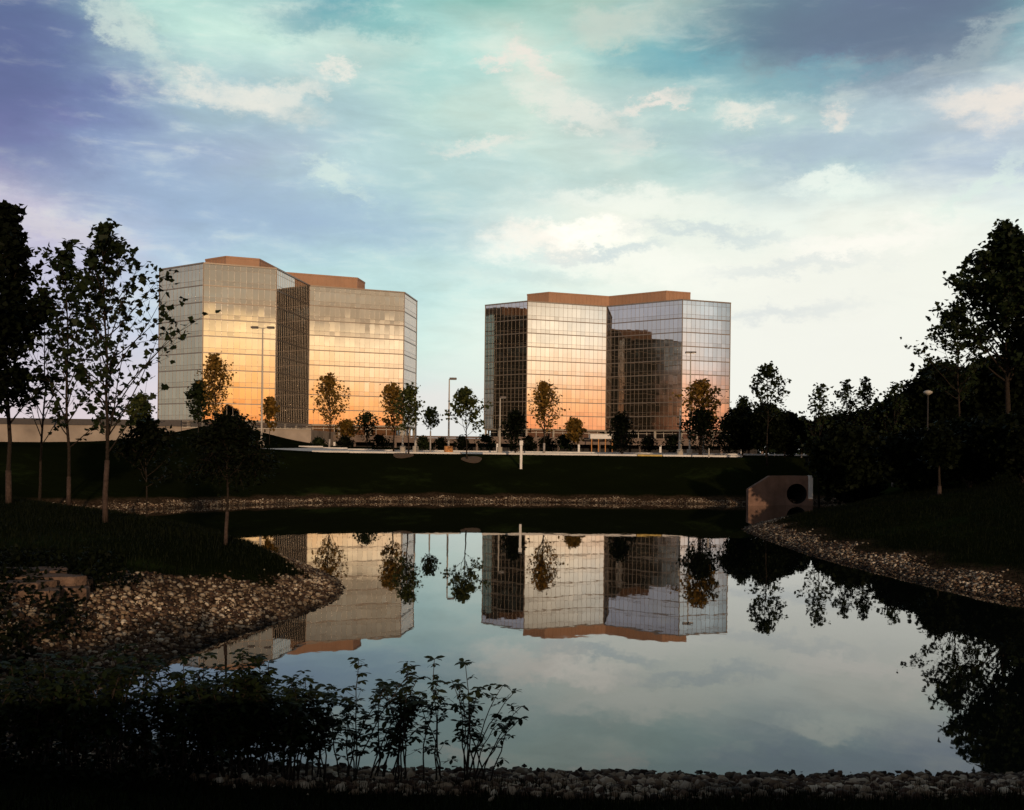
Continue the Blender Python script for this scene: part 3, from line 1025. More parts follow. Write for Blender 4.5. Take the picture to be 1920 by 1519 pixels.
RG = 'dark trees right of the towers'
gtree(1393, 742, 118, 18, 'small sparse tree just right of the right tower', group=RG, crown=.4, nb=16, rise=55, per=4, leaf=.16, spread=.2, r0=.05, seed=41, mat='leaf_dark', sec=2)
gtree(1438, 682, 97, 42, 'tall sparse open tree above the round dark bushes', group=RG, crown=.42, nb=22, rise=48, per=4, leaf=.17, spread=.2, r0=.07, seed=42, mat='leaf_dark', sec=2, profile='oval', inner=.5)
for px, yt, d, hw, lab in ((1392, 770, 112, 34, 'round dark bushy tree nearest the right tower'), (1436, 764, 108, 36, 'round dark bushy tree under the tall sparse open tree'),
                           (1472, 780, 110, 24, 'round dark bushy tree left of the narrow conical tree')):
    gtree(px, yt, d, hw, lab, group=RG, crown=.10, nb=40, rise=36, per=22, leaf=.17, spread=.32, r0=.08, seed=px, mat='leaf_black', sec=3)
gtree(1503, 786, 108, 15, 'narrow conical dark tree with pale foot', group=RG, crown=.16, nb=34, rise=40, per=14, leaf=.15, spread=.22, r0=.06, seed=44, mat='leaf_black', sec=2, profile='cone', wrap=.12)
for px, yt, d, hw, lab, wr in ((1537, 716, 86, 38, 'sparse airy young tree, leftmost of the right-hand row', .0), (1588, 712, 99, 32, 'airy young tree with white wrapped trunk, second of the right-hand row', .2),
                           (1622, 708, 100, 26, 'leafier young tree with white wrapped trunk, third of the right-hand row', .18), (1674, 716, 91, 34, 'airy young tree with thin pale trunk, fourth of the right-hand row', .16)):
    gtree(px, yt, d, hw, lab, group=RG, crown=.25, nb=24, rise=55, per=2, leaf=.15, spread=.18, r0=.06, seed=px, mat='leaf_dark', sec=2, profile='oval', wrap=wr or None, inner=.4)
for px, yt, d, hw, lab in ((1560, 800, 118, 42, 'low dark dense tree under the leftmost airy young trees'), (1625, 788, 118, 40, 'dark dense tree under the leafier young tree'),
                           (1690, 756, 116, 40, 'dark dense tree left of the globe lamp'), (1765, 694, 114, 62, 'rounded dark dense tree over the globe lamp'),
                           (1850, 690, 112, 74, 'dark dense tree under the tallest tree'), (1935, 650, 110, 80, 'dark dense tree cut by the right edge under the tallest tree'),
                           (1720, 828, 66, 60, 'low dark tree in the shade below the globe lamp'), (1820, 802, 62, 80, 'low dark tree in the shade left of the right edge'), (1920, 796, 57, 90, 'low dark tree in the shade at the right edge'),
                           (1600, 815, 84, 50, 'low dark tree in the shade behind the culvert')):
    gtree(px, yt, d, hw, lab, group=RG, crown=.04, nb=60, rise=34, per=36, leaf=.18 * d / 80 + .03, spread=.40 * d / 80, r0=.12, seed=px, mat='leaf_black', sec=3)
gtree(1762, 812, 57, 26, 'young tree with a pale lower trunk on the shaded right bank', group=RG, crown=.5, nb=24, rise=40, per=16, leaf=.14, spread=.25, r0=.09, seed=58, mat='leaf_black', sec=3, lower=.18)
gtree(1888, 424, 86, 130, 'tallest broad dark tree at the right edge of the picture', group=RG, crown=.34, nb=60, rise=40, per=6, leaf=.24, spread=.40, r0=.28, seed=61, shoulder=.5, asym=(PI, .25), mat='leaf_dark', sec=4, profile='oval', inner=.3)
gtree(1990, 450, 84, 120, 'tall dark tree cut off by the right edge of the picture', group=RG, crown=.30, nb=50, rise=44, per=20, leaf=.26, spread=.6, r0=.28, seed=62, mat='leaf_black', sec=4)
gtree(1800, 566, 86, 80, 'smaller tree with thin outer branches on the left of the tallest tree', group=RG, crown=.40, nb=28, rise=30, per=4, leaf=.18, spread=.26, r0=.12, seed=63, mat='leaf_dark', sec=3, asym=(PI, .5))

# low bushes in front of the parking deck
bl = ['between the deck corner and the golden pyramidal tree', 'right of the golden pyramidal tree trunk', 'left of the bushy pair of trees', 'right of the white pole at the tower corner', 'left of the orange-footed lamp pole', 'right of the orange-footed lamp pole',
      'left of the shorter pale lamp pole', 'right of the round dark evergreen', 'beneath the flame-shaped tree', 'right of the flame-shaped tree', 'right of the white entrance canopy', 'above the yellow kerb', 'left of the boxy-headed lamp pole', 'beneath the right edge of the right tower']
for i, (px, yt, hw) in enumerate(((598, 826, 10), (648, 822, 16), (712, 818, 20), (793, 822, 12), (826, 824, 10), (866, 820, 16), (912, 818, 20), (992, 820, 10), (1024, 822, 16), (1058, 818, 18), (1160, 820, 22), (1215, 822, 24), (1262, 818, 18), (1358, 812, 22))):
    gtree(px, yt, 142 + (i * 7) % 12, hw, 'low dark bush ' + bl[i], cat='bush', group='low bushes before the parking deck', crown=.0, nb=16, rise=35, per=4, leaf=.16, spread=.28, r0=.05, seed=300 + i, mat='leaf_black' if i % 3 else 'leaf_dark', sec=2, name='bush', shoulder=.5)

# far woodland on the skyline
nr = np.random.default_rng(9)
n = 14000
x = nr.uniform(-560, 760, n)
hh_ = 7.5 + 3.0 * np.sin(x / 37) + 2.0 * np.sin(x / 13 + 1) + 1.3 * np.sin(x / 5.1)
tq = nr.random(n) ** .7
x += nr.normal(size=n)
c_ = np.stack([x, 700 + nr.normal(size=n) * 12, 3.5 + hh_ * tq], -1)
tag(leaves('distant_wood', c_, 1.9, MAT['leaf_dark'], None, False, .1), 'far line of trees on the skyline', None, None, 'stuff')

# ------------------------------------------------------------------ office towers
def plan(Lg, S):
    c, s = math.cos(PI / 6), .5
    P1 = (-Lg * c, -Lg * s)
    P0 = (P1[0] - S * c, P1[1] + S * s)
    Q0 = (P0[0], P0[1] + S)
    B = (0, Q0[1] - Q0[0] * math.tan(PI / 6))
    mi = lambda p: (-p[0], p[1])
    return [Q0, P0, P1, (0, 0), mi(P1), mi(P0), mi(Q0), B]      # counter-clockwise seen from above


def place(pl, x, y, ro, oy=0):
    return [(x + a * math.cos(ro) - (b + oy) * math.sin(ro), y + a * math.sin(ro) + (b + oy) * math.cos(ro)) for a, b in pl]


def inset(P, d):
    n = len(P)
    out = []
    for i in range(n):
        a, b, c = Vector(P[i - 1]), Vector(P[i]), Vector(P[(i + 1) % n])
        e1, e2 = (b - a).normalized(), (c - b).normalized()
        n1, n2 = Vector((-e1.y, e1.x)), Vector((-e2.y, e2.x))
        bis = (n1 + n2).normalized()
        out.append(tuple(b + bis * d / max(.3, bis.dot(n1))))
    return out


TOP = 49.0
LINES = [10.9] + [43.7 - 4.1 * k for k in range(8)][::-1] + [TOP]
LINES = sorted(set(round(v, 2) for v in LINES if v > 10.5))
if LINES[1] - LINES[0] < 2:
    LINES.pop(1)


def tower(x, y, ro, Lg, S, label, seed):
    root = empty('office_tower', (x, y, 4.1), label, 'office building', 'two mirrored glass office towers')
    rr = random.Random(seed)
    P = place(plan(Lg, S), x, y, ro)
    n = 8
    for i in range(n):
        a, b = Vector(P[i]), Vector(P[(i + 1) % n])
        e = b - a
        ln = e.length
        e.normalize()
        nrm = Vector((e.y, -e.x))
        cols = max(6, round(ln / 1.45))
        gm, mm, mats = MB(), MB(), []
        for fi in range(len(LINES) - 1):
            z0, z1 = LINES[fi], LINES[fi + 1]
            hgt = z1 - z0
            cuts = [z0, z0 + 1.25, z1] if hgt < 4.6 else [z0, z0 + 1.25, z1 - 1.3, z1]
            for ci in range(len(cuts) - 1):
                za, zb = cuts[ci], cuts[ci + 1]
                for k in range(cols):
                    s0, s1 = ln * k / cols, ln * (k + 1) / cols
                    pa, pb = a + e * s0, a + e * s1
                    tz = rr.gauss(0, .0016)      # tilt of each pane, radians
                    tx = rr.gauss(0, .0011)
                    dz, dx = (zb - za) / 2 * tz, (s1 - s0) / 2 * tx
                    q = [(pa, za, -dz - dx), (pb, za, -dz + dx), (pb, zb, dz + dx), (pa, zb, dz - dx)]
                    mats.append(0 if ci == 1 else 1)
                    gm.poly([(p.x + nrm.x * o_, p.y + nrm.y * o_, z) for p, z, o_ in q])
                if ci > 0:
                    p0, p1 = a + nrm * .012, b + nrm * .012
                    mm.bar(p0, p1, 0, .05, za - .03, za + .03)
            p0, p1 = a + nrm * .05, b + nrm * .05
            mm.bar(p0, p1, 0, .12, z0 - .13, z0 + .13)
        for k in range(cols + 1):
            p = a + e * (ln * k / cols) + nrm * .012
            w_ = .055 if 0 < k < cols else .30
            mm.box((p.x, p.y, (LINES[0] + TOP) / 2), (w_, .05, TOP - LINES[0]), math.atan2(e.y, e.x))
        p0, p1 = a + nrm * .06, b + nrm * .06
        mm.bar(p0, p1, 0, .3, TOP - .1, TOP + .25)
        gl = gm.build('curtain_wall', MAT['glass'], root)
        gl.data.materials.append(MAT['spandrel'])
        gl.data.polygons.foreach_set('material_index', mats)
        mm.build('mullion_grid', MAT['mullion'], gl)
    I = inset(P, .15)
    r = MB()
    r.prism(I, TOP - .8, TOP - .3)
    rf = r.build('roof', MAT['roof'], root)
    s_ = MB()
    s_.prism(inset(P, .12), 10.55, 10.85)
    s_.build('soffit', MAT['concrete'], root)
    lb = MB()
    lb.prism(inset(P, 2.2), 4.0, 10.54)
    lo = lb.build('lobby', MAT['darkglass'], root)
    Q = inset(P, 2.1)
    fr = MB()
    for i in range(n):
        a, b = Vector(Q[i]), Vector(Q[(i + 1) % n])
        c = max(4, round((b - a).length / 2.9))
        for k in range(c + 1):
            p = a.lerp(b, k / c)
            fr.box((p.x, p.y, 8.7), (.16, .16, 3.6), 0)
        for zz in (8.0, 9.9):
            fr.bar(a, b, 0, .14, zz - .09, zz + .09)
    fr.build('lobby_frame', MAT['pole'], lo)
    Q = inset(P, .5)
    for i in range(n):
        a, b = Vector(Q[i]), Vector(Q[(i + 1) % n])
        c = 3
        for k in range(c):
            p = a.lerp(b, k / c)
            cm = MB()
            cm.box((p.x, p.y, 7.3), (.5, .5, 6.5), math.atan2(b.y - a.y, b.x - a.x))
            cm.build('column', MAT['concrete'], root)
    # penthouse
    PP = place(plan(20.8, 8.5), x, y, ro, 10.0)
    pm = MB()
    pm.prism(PP, TOP - .3, 53.5)
    po = pm.build('penthouse', MAT['penthouse'], root)
    sm = MB()
    for i in range(8):
        a, b = Vector(PP[i]), Vector(PP[(i + 1) % 8])
        e = (b - a).normalized()
        nn = Vector((e.y, -e.x)) * .04
        sm.bar(a + nn, b + nn, 0, .12, 53.3, 53.75)
        c = max(3, round((b - a).length / 1.3))
        for k in range(1, c):
            p = a.lerp(b, k / c) + nn
            sm.box((p.x, p.y, 51.2), (.05, .08, 4.2), math.atan2(e.y, e.x))
    sm.build('panel_seams', MAT['penthouse'], po)
    hm = MB()
    cpt = place([(-4, 4)], x, y, ro, 10)[0]
    hm.box((cpt[0], cpt[1], 53.8), (3.0, 2.2, .9), ro)
    hm.build('roof_hatch', MAT['rail'], po)
    return root


tower(28.75, 328.8, -.148, 26.45, 16.4, 'right-hand mirrored glass tower with a level brown rooftop penthouse', 1)
tower(-56.2, 293.65, .932, 27.2, 17.7, 'left-hand mirrored glass tower glowing gold with a dark inner corner', 2)

# ------------------------------------------------------------------ deck, podium, canopy
pod = empty('podium', (-90, 262, 4), 'pale terrace wall with dark railing left of and below the left tower', 'terrace')
mb = MB()
PX = at(583, 845, 256)[0]
poly = [(-190, 242), (-70, 250), (PX, 256), (PX + 1, 288), (-60, 288.5), (-60, 340), (-190, 340)]
mb.prism(poly, 3.5, 8.7)
mb.build('retaining_wall', MAT['deckwall'], pod)
mb = MB()
edge = [(-190, 242), (-70, 250), (PX, 256)]
for a, b in zip(edge[:-1], edge[1:]):
    a, b = Vector(a), Vector(b)
    nn = Vector((b.y - a.y, a.x - b.x)).normalized() * .12
    mb.bar(a + nn, b + nn, 0, .5, 8.7, 8.95)
mb.build('coping', MAT['concrete'], pod)
mb = MB()
for a, b, h_ in ((edge[0], edge[1], 1.15), (edge[1], edge[2], 1.15)):
    a, b = Vector(a), Vector(b)
    for z in (9.25, 9.6, 9.95):
        mb.bar(a, b, 0, .14, z - .11, z + .11)
    n = int((b - a).length / 2.4)
    for k in range(n + 1):
        p = a.lerp(b, k / n)
        mb.box((p.x, p.y, 9.5), (.14, .14, 1.2))
mb.build('railing', MAT['rail'], pod)

low = empty('low_wall', (-60, 190, 4), 'long low tan wall with climbing shrubs at far left', 'wall')
mb = MB()
xa, xb = at(-60, 830, 190)[0], at(330, 830, 190)[0]
mb.bar((xa, 190), (xb, 193), 0, .5, 3.6, 7.9)
mb.build('wall_panel', MAT['deckwall'], low)
mb = MB()
mb.bar((xa, 189.9), (xb, 192.9), 0, .9, 7.9, 9.0)
mb.build('dark_coping', MAT['rail'], low)

deck = empty('parking_deck', (9, 287, 4.1), 'long low parking deck with pale fascia running below both towers', 'parking deck')
x0, x1 = PX + .5, 67.0
mb = MB()
mb.box(((x0 + x1) / 2, 287.5, 6.75), (x1 - x0, 9, 1.3))
mb.build('deck_slab', MAT['deckface'], deck)
mb = MB()
mb.box(((x0 + x1) / 2, 282.9, 7.7), (x1 - x0, .25, .5))
mb.build('parapet', MAT['deckface'], deck)
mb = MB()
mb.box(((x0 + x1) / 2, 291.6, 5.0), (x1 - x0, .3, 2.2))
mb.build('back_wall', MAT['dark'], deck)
nC = 22
for k in range(nC):
    mb = MB()
    xx = x0 + .6 + (x1 - x0 - 1.2) * k / (nC - 1)
    mb.box((xx, 283.3, 5.0), (.55, .5, 2.2))
    mb.build('column', MAT['white'] if k % 4 == 0 else MAT['deckface'], deck)

can = empty('entrance_canopy', (at(1126, 830, 281)[0], 279, 4.1), 'bright white entrance canopy on thin posts below the inner corner of the right tower', 'canopy')
xa, xb = at(1105, 830, 280)[0], at(1149, 830, 280)[0]
mb = MB()
mb.box(((xa + xb) / 2, 279.5, 8.2), (xb - xa, 5, 1.25))
mb.build('roof_slab', MAT['white'], can, bevel=.05)
for k in range(4):
    mb = MB()
    mb.box((xa + .4 + (xb - xa - .8) * k / 3, 277.3, 5.85), (.22, .22, 3.5))
    mb.build('post', MAT['orange'], can)

# ------------------------------------------------------------------ parking strip and kerbs
gxs = np.arange(-24, 23, 2.0)
gys = np.array([101.5, 104, 108, 112, 118, 124, 130, 134])
A, B_ = np.meshgrid(gxs, gys)
Zr = height(A, B_).reshape(A.shape) + 0.03
V = np.stack([A, B_, Zr], -1).reshape(-1, 3)
i_ = np.arange(A.size).reshape(A.shape)
F = np.stack([i_[:-1, :-1], i_[:-1, 1:], i_[1:, 1:], i_[1:, :-1]], -1).reshape(-1, 4)
tag(mesh_arrays('road', V, 4, MAT['kerb'], F=F), 'pale strip of road beyond the crest of the lawn', None, None, 'structure')


def kerb(pa, pb, d, mat, label, hh=.17):
    mb = MB()
    xa, xb = at(pa, 850, d)[0], at(pb, 850, d)[0]
    n = max(1, int((xb - xa) / 3))
    for k in range(n):
        u, w_ = xa + (xb - xa) * k / n, xa + (xb - xa) * (k + 1) / n
        z = H1((u + w_) / 2, d)
        mb.box(((u + w_) / 2, d, z + hh / 2), (w_ - u - .02, .2, hh))
    return tag(mb.build('kerb', mat, bevel=.02), label, None, None, 'structure')


kerb(585, 866, 101.2, MAT['kerb'], 'pale kerb below the left tower')
kerb(905, 1194, 101.2, MAT['kerb'], 'pale kerb below the left wing of the right tower')
kerb(1195, 1242, 101.2, MAT['yellow'], 'short kerb coloured yellow like lit grass')
kerb(1243, 1392, 101.2, MAT['kerb'], 'pale kerb right of the yellow stretch')
kerb(560, 1520, 134.3, MAT['kerb'], 'far kerb of the road strip', .2)

# mulch rings
for px, d in ((755, 98.3), (885, 97.9)):
    x = at(px, 856, d)[0]
    pts = []
    for k in range(20):
        a = 2 * PI * k / 20
        rr_ = 1 + .1 * math.sin(3 * a + px)
        X_, Y_ = x + math.cos(a) * .95 * rr_, d + math.sin(a) * 1.3 * rr_
        pts.append((X_, Y_, H1(X_, Y_) + .05))
    c = (x, d, H1(x, d) + .09)
    mb = MB()
    for k in range(20):
        mb.poly([c, pts[k], pts[(k + 1) % 20]])
    tag(mb.build('mulch_bed', MAT['mulch']), 'oval of brown mulch on the lawn crest below the ' + ('bushy pair of trees' if px == 755 else 'open spreading tree'), 'mulch bed', 'mulch beds on the lawn crest')

# ------------------------------------------------------------------ lamp poles and posts
def pole(px, ytop, d, label, arms=(-1, 1), base_mat='concrete', r=.11, arm=.55, bw=.35, bh=.7):
    x, y, zt = at(px, ytop, d)
    xb = at(px, 845, d)[0]
    zb = H1(xb, d)
    root = empty('lamp_pole', (xb, d, zb), label, 'lamp pole', 'lamp poles around the car park')
    mb = MB()
    mb.tube([(xb, d, zb - .3), (xb, d, zb + bh)], [bw, bw * .9], 14)
    mb.build('concrete_base', MAT[base_mat], root, bevel=.02)
    mb = MB()
    mb.tube([(xb, d, zb + bh), (xb, d, zb + (zt - zb) * .5), (xb, d, zt - .1)], [r, r * .8, r * .6], 10)
    for a in arms:
        mb.tube([(xb, d, zt - .15), (xb + a * arm, d, zt - .08)], [.04, .04], 6)
    mb.build('shaft', MAT['pole'], root, smooth=False)
    for a in arms:
        mb = MB()
        mb.box((xb + a * (arm + .3), d, zt - .06), (.75, .42, .22))
        f = mb.build('lamp_head', MAT['fixture'], root, bevel=.04)
        mb = MB()
        mb.box((xb + a * (arm + .3), d, zt - .18), (.6, .32, .02))
        mb.build('lens', MAT['lens'], f)
    return root


pole(490, 613, 112, 'tall lamp pole with twin dark heads in front of the left tower')
pole(841, 709, 113, 'lamp pole with base coloured sunlit orange standing between the towers', arms=(1,), base_mat='orange', arm=.1, bw=.5, bh=.75)
pole(937, 744, 128, 'shorter pale lamp pole in front of the dark left face of the right tower', arms=(1,), arm=.05)
pole(1293, 660, 124, 'tall lamp pole with a boxy head by the right edge of the right tower', arms=(-1, 1), arm=-.05)
pole(1275, 764, 110, 'short white pole left of the boxy-headed lamp pole', arms=(), r=.16)
pole(1319, 713, 150, 'distant lamp pole behind the broad brown-green tree', arms=(-1, 1), arm=.1)
pole(779, 775, 116, 'white pole at the right corner of the left tower', arms=(), r=.13)
pole(755, 788, 124, 'white pole among the bushy pair of trees', arms=(), r=.13)

x, d_ = at(1740, 735, 80)[0], 80
zt = at(1740, 735, 80)[2]
zb = H1(x, d_)
gl = empty('globe_lamp', (x, d_, zb), 'small lamp with pale rounded head among the dark right-hand trees', 'street lamp')
mb = MB()
mb.tube([(x, d_, zb - .2), (x, d_, zt - .3)], [.07, .05], 8)
mb.build('shaft', MAT['dark'], gl)
mb = MB()
prof = [(.06, -.26), (.22, -.15), (.31, -.08), (.33, 0), (.27, .06), (.14, .12), (.01, .14)]
mb.tube([(x, d_, zt + b) for a, b in prof], [a for a, b in prof], 14)
mb.build('lamp_shade', MAT['pole'], gl, smooth=True)

# white marker post on the lawn
xp = at(977, 866, 95.2)[0]
zg = H1(xp, 95.2)
zt = at(977, 826, 95.2)[2]
mk = empty('marker_post', (xp, 95.2, zg), 'white square marker post standing alone on the far lawn', 'marker post')
mb = MB()
mb.box((xp, 95.2, (zg - .3 + zt - .45) / 2), (.22, .2, zt - .45 - zg + .3))
mb.build('shaft', MAT['white'], mk, bevel=.02)
mb = MB()
mb.box((xp, 95.2, zt - .225), (.32, .26, .45))
mb.build('cap', MAT['white'], mk, bevel=.03)
xp = at(1329, 866, 97)[0]
zg = H1(xp, 97)
mb = MB()
mb.tube([(xp, 97, zg - .2), (xp, 97, zg + .75), (xp, 97, zg + .85)], [.07, .07, .03], 10)
tag(mb.build('stake', MAT['pole']), 'thin pale stake on the lawn below the broad brown-green tree', 'stake')

# ------------------------------------------------------------------ culvert
cv = empty('culvert', (21, 85, 0), 'brown concrete culvert headwall with a round pipe at the far right of the pond', 'culvert')
Yc = 84.6
xl, xh0, xh1 = at(1396, 920, Yc)[0], at(1474, 920, Yc)[0], at(1516, 920, Yc)[0]
ztop = at(1480, 892, Yc)[2]
zlow = at(1396, 916, Yc)[2]
# headwall with a true round opening
hcx, hcz, hr = at(1494, 926, Yc)[0], at(1494, 926, Yc)[2], .80
mb = MB()
ring = []
outer = []
n = 32
for k in range(n):
    a = 2 * PI * k / n
    ca, sa = math.cos(a), math.sin(a)
    ring.append((hcx + hr * ca, hcz + hr * sa))
    ts = []
    if ca > 1e-6: ts.append((xh1 - hcx) / ca)
    if ca < -1e-6: ts.append((xh0 - hcx) / ca)
    if sa > 1e-6: ts.append((ztop - hcz) / sa)
    if sa < -1e-6: ts.append((-.8 - hcz) / sa)
    tt = min(ts)
    outer.append((hcx + tt * ca, hcz + tt * sa))
corners = [(xh1, ztop), (xh0, ztop), (xh0, -.8), (xh1, -.8)]
for Y_, flip in ((Yc, False), (Yc + .45, True)):
    for k in range(n):
        j = (k + 1) % n
        pts = [ring[k], outer[k]]
        for c in corners:
            a0, a1 = 2 * PI * k / n, 2 * PI * (k + 1) / n
            ac = math.atan2(c[1] - hcz, c[0] - hcx) % (2 * PI)
            if a0 < ac < a1:
                pts.append(c)
        pts += [outer[j], ring[j]]
        P3 = [(a, Y_, b) for a, b in pts]
        mb.poly(P3 if not flip else P3[::-1])
mb.poly([(xh0, Yc, ztop), (xh1, Yc, ztop), (xh1, Yc + .45, ztop), (xh0, Yc + .45, ztop)])
mb.poly([(xh1, Yc, -.8), (xh1, Yc + .45, -.8), (xh1, Yc + .45, ztop), (xh1, Yc, ztop)])
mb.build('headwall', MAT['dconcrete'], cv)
mb = MB()
for k in range(n):
    j = (k + 1) % n
    a, b = ring[k], ring[j]
    mb.poly([(a[0], Yc, a[1]), (b[0], Yc, b[1]), (b[0], Yc + 6, b[1]), (a[0], Yc + 6, a[1])])
mb.poly([(a[0], Yc + 6, a[1]) for a in ring])
mb.build('pipe', MAT['pipe'], cv, smooth=False)
mb = MB()
xm = at(1440, 900, Yc)[0]
for (xa, ya, za), (xb_, yb, zb_) in (((xl, Yc - 1.4, zlow), (xm, Yc - .6, ztop - .02)), ((xm, Yc - .6, ztop - .02), (xh0, Yc, ztop - .004))):
    o0, o1 = .35, .35
    f = [(xa, ya, -.8), (xb_, yb, -.8), (xb_, yb, zb_), (xa, ya, za)]
    bk = [(p[0] - .08, p[1] + .4, p[2]) for p in f]
    i = len(mb.v)
    mb.v += f + bk
    for q in ((0, 1, 2, 3), (7, 6, 5, 4), (3, 2, 6, 7), (0, 3, 7, 4), (1, 5, 6, 2)):
        mb.f.append(tuple(i + k for k in q))
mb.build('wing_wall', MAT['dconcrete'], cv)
mb = MB()
xe = at(1519.5, 900, Yc)[0]
zb_ = at(1519, 936, Yc)[2]
mb.box((xe, Yc + .1, (zb_ + ztop) / 2 + .03), (.34, .5, ztop - zb_))
mb.build('end_post', MAT['white'], cv, bevel=.02)
mb = MB()
mb.box((xe, Yc + .12, (zb_ - .8) / 2), (.36, .5, zb_ + .8))
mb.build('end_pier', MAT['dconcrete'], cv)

# ------------------------------------------------------------------ foreground shrubs
def shrub(px, ytop, d, label, stems, lean=0.0, dens=1.0, seed=1, fan=.28, leafy=.62, lf=.052):
    rr = random.Random(seed)
    bx = at(px, 1440, d)[0]
    bz = H1(bx, d)
    zt = at(px, ytop, d)[2]
    Ht = zt - bz
    root = empty('shrub', (bx, d, bz), label, 'shrub', 'leggy shrubs on the near bank')
    sm = MB()
    C, A_, S_ = [], [], []
    for s in range(stems):
        a = rr.uniform(0, 2 * PI)
        f = rr.random() ** .6 * fan
        hh = Ht * (1 if s == 0 else rr.uniform(.62, .98))
        dx, dy = math.cos(a) * f + lean, math.sin(a) * f * .7
        if s == 0:
            dx, dy = lean, 0
        x0, y0 = bx + rr.uniform(-.12, .12), d + rr.uniform(-.12, .12)
        pts = []
        wob = 0
        for k in range(9):
            q = k / 8
            pts.append(Vector((x0 + dx * hh * q ** 1.5 + wob, y0 + dy * hh * q, bz - .03 + hh * q * (1 - .06 * q))))
            wob += rr.uniform(-.026, .026)
        sm.tube(pts, [.009 * (1 - .8 * k / 8) + .0018 for k in range(9)], 5, False)

        def node(p, sc):
            C.append(p)
            S_.append(sc)
        q = 1 - leafy * rr.uniform(.9, 1.2)
        while q < 1.0:
            i = min(int(q * 8), 7)
            p = pts[i].lerp(pts[i + 1], q * 8 - i)
            if rr.random() < .85 * dens:
                aa = rr.uniform(0, 2 * PI)
                l2 = rr.uniform(.05, .20) * (1.2 - q * .6)
                e = p + Vector((math.cos(aa) * l2, math.sin(aa) * l2, l2 * rr.uniform(.2, .9)))
                sm.tube([p, p.lerp(e, .5) + Vector((0, 0, -.008)), e], [.003, .0024, .0016], 4, False)
                node(e, rr.uniform(.7, 1.05))
                if rr.random() < .5:
                    node(p.lerp(e, .5), rr.uniform(.5, .8))
            q += .052 / max(.3, Ht) * rr.uniform(.7, 1.5) / dens
        node(pts[-1], 1.15)
    sm.build('stems', MAT['stem'], root, smooth=True)
    # palmate leaf clusters of long drooping leaflets
    nr = np.random.default_rng(seed)
    T = np.array([(0, 0, 0), (.35, .22, .03), (.7, .22, -.02), (1.0, 0, -.12), (.7, -.22, -.02), (.35, -.22, .03)])
    V = []
    for p, sc in zip(C, S_):
        nl = rr.choice((4, 5, 5, 6))
        a0 = rr.uniform(0, 2 * PI)
        for j in range(nl):
            a = a0 + 2 * PI * j / nl + rr.uniform(-.25, .25)
            dr = rr.uniform(-.55, .35)
            ln_ = lf * sc * rr.uniform(.8, 1.3)
            dv = np.array([math.cos(a) * math.cos(dr), math.sin(a) * math.cos(dr), math.sin(dr)])
            tl = rr.uniform(-.5, .5)
            sd_ = np.array([-math.sin(a), math.cos(a), tl])
            sd_ /= np.linalg.norm(sd_)
            up = np.cross(dv, sd_)
            V.append(np.array(p)[None] + ln_ * (T[:, 0:1] * dv + T[:, 1:2] * sd_ + T[:, 2:3] * up))
    mesh_arrays('leaves', np.concatenate(V), 6, MAT['leaf_shrub'] if px > 560 else MAT['leaf_dark'], root)
    return root


sh = [(-20, 1230, 11.0, 13, 0, 1.3), (60, 1215, 11.2, 13, 0, 1.3), (130, 1225, 11.4, 12, 0, 1.3), (200, 1200, 11.3, 11, 0, 1.3), (265, 1245, 11.9, 9, 0, 1.1), (330, 1215, 11.7, 12, 0, 1.2), (385, 1215, 12.0, 12, .02, 1.4),
      (430, 1205, 11.8, 13, 0, 1.5), (480, 1212, 12.0, 14, .02, 1.6), (540, 1250, 11.9, 12, 0, 1.5), (590, 1275, 12.1, 8, -.02, 1.2), (650, 1218, 12.0, 6, .04, .95), (700, 1262, 12.1, 6, .03, .85), (745, 1218, 12.0, 6, .03, .9),
      (812, 1213, 12.1, 4, -.04, .75), (892, 1220, 12.0, 4, -.08, .7), (868, 1262, 12.15, 4, .30, .7), (908, 1305, 12.1, 4, .46, .7)]
sl_ = ['dark leafy shrub cut by the left edge of the picture', 'dark leafy shrub near the left edge', 'dark leafy shrub third from the left edge', 'dark shrub in front of the pebbles at the lower left',
       'thin dark shrub with water glimpsed behind it, left of the dense clump', 'dark shrub just left of the dense clump', 'dense dark shrub at the left of the dense clump', 'dense dark shrub in the middle of the dense clump', 'tallest shrub of the dense clump',
       'dense dark shrub at the right of the dense clump', 'shorter shrub between the dense clump and the first tall stem', 'tall shrub with whorled leaves, first to stand clear against the water', 'shorter shrub between the two tall whorled ones',
       'second tall shrub with whorled leaves against the water', 'thin tall shrub with a cluster of leaves at its very tip', 'tall thin open shrub with a bent tip, centre of the picture', 'open shrub with stems slanting to the right', 'lowest sparse shrub leaning farthest to the right']
for i, (a, b, c, s, l, dn) in enumerate(sh):
    shrub(a, b, c, sl_[i], s, l, dn, seed=100 + i, lf=.092 if a > 600 else .092, fan=.48 if s < 7 else .42)

# low growth on the near bank
nr = np.random.default_rng(5)
n = 26000
x = nr.uniform(-8, 8, n)
y = nr.uniform(8.6, 12.2, n)
D = shore_dist(x, y)
k = (D > 1.5 + .8 * vnoise(x, y, .9, 2.0)) & (np.abs(x) < .56 * y)
x, y = x[k], y[k]
n = len(x)
z = height(x, y)
hh = nr.uniform(.04, .14, n)
a = nr.uniform(0, 2 * PI, n)
w_ = .006
lx, ly = np.cos(a), np.sin(a)
bend = nr.uniform(.0, .07, n)
p0 = np.stack([x - lx * w_, y - ly * w_, z - .01], -1)
p1 = np.stack([x + lx * w_, y + ly * w_, z - .01], -1)
p2 = np.stack([x + ly * bend, y - lx * bend, z + hh], -1)
V = np.stack([p0, p1, p2], 1).reshape(-1, 3)
tag(mesh_arrays('grass', V, 3, MAT['leaf_black']), 'short dark grass on the near bank at the bottom edge', 'grass', None, 'stuff')

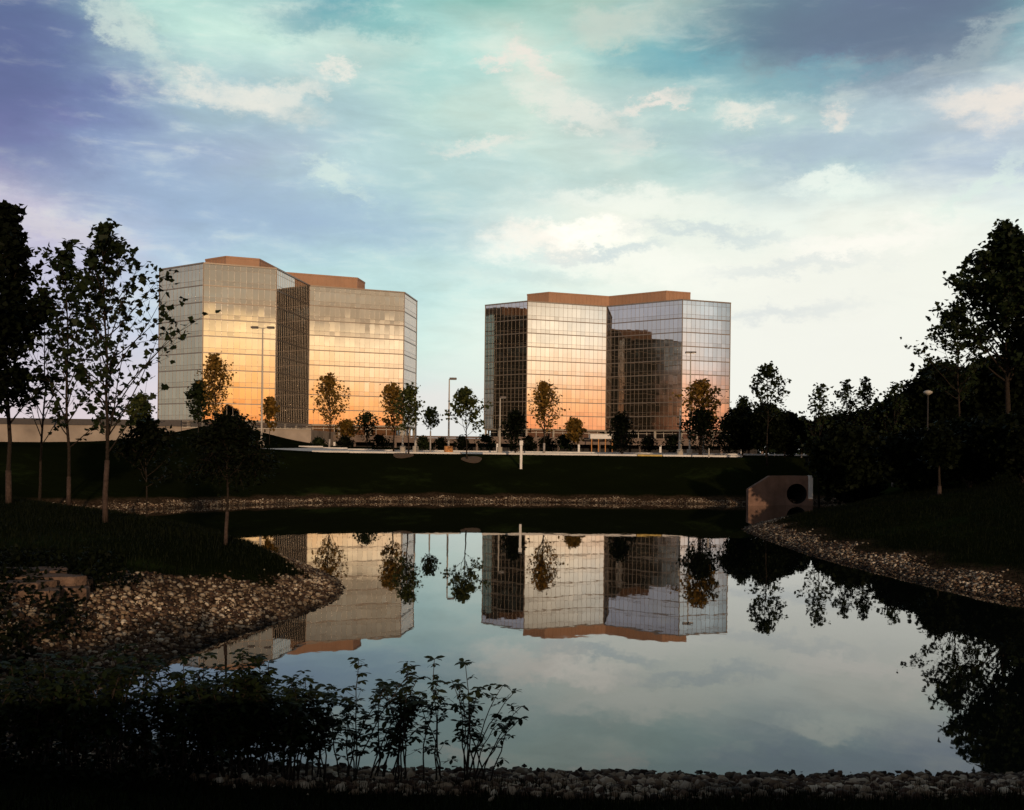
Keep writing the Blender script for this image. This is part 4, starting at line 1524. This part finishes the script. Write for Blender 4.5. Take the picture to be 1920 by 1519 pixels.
# dark weeds over the stones at the lower left
n = 16000
x = nr.uniform(-14, -6.0, n)
y = nr.uniform(15.2, 25.5, n)
D = shore_dist(x, y)
k = (D > .35) & (x + .15 * (y - 15) + .7 * vnoise(x, y, .8, 3.0) < -7.4) & (vnoise(x, y, .45, 6.0) > -.25)
x, y = x[k], y[k]
n = len(x)
c_ = np.stack([x, y, height(x, y) + nr.random(n) ** 1.5 * .28], -1)
tag(leaves('weeds', c_, .07, MAT['leaf_black'], None, False, .4), 'low dark weeds growing over the pebbles at the lower left', 'weeds', None, 'stuff')

# turf blades that roughen the edges of the two grassy points
n = 150000
x = np.concatenate([nr.uniform(-26, -4.5, n // 2), nr.uniform(12, 30, n // 2)])
y = np.concatenate([nr.uniform(21, 56, n // 2), nr.uniform(26, 66, n // 2)])
D = shore_dist(x, y)
lim = np.where(x < 0, 1.15 + 1.5 * (1 - sst(y, 24, 28)), 1.5)
k = (D > lim + .5 * vnoise(x, y, 1.1, 4.0) + nr.exponential(.15, n)) & (np.abs(x) < .53 * y)
x, y = x[k], y[k]
n = len(x)
z = height(x, y)
hh = nr.uniform(.05, .17, n) * (1 + .6 * vnoise(x, y, 1.6, 8.0))
a = nr.uniform(0, 2 * PI, n)
w_ = .012
lx, ly = np.cos(a), np.sin(a)
bend = nr.uniform(.0, .09, n)
V = np.stack([np.stack([x - lx * w_, y - ly * w_, z - .02], -1), np.stack([x + lx * w_, y + ly * w_, z - .02], -1), np.stack([x + ly * bend, y - lx * bend, z + hh], -1)], 1).reshape(-1, 3)
tag(mesh_arrays('turf', V, 3, MAT['turf'], None), 'rough dark turf on the two grassy points beside the pond', 'turf', None, 'stuff')

n = 9000
x = nr.uniform(-9, -2.2, n)
y = nr.uniform(10.3, 15.0, n)
D = shore_dist(x, y)
k = (D > .15) & (x + .9 * vnoise(x, y, .7, 5.0) < -2.9) & (vnoise(x, y, .4, 7.0) > -.45)
x, y = x[k], y[k]
n = len(x)
c_ = np.stack([x, y, height(x, y) + nr.random(n) ** 1.5 * .22], -1)
tag(leaves('weeds', c_, .05, MAT['leaf_black'], None, False, .4), 'low dark weeds under the shrubs at the bottom left', 'weeds', None, 'stuff')
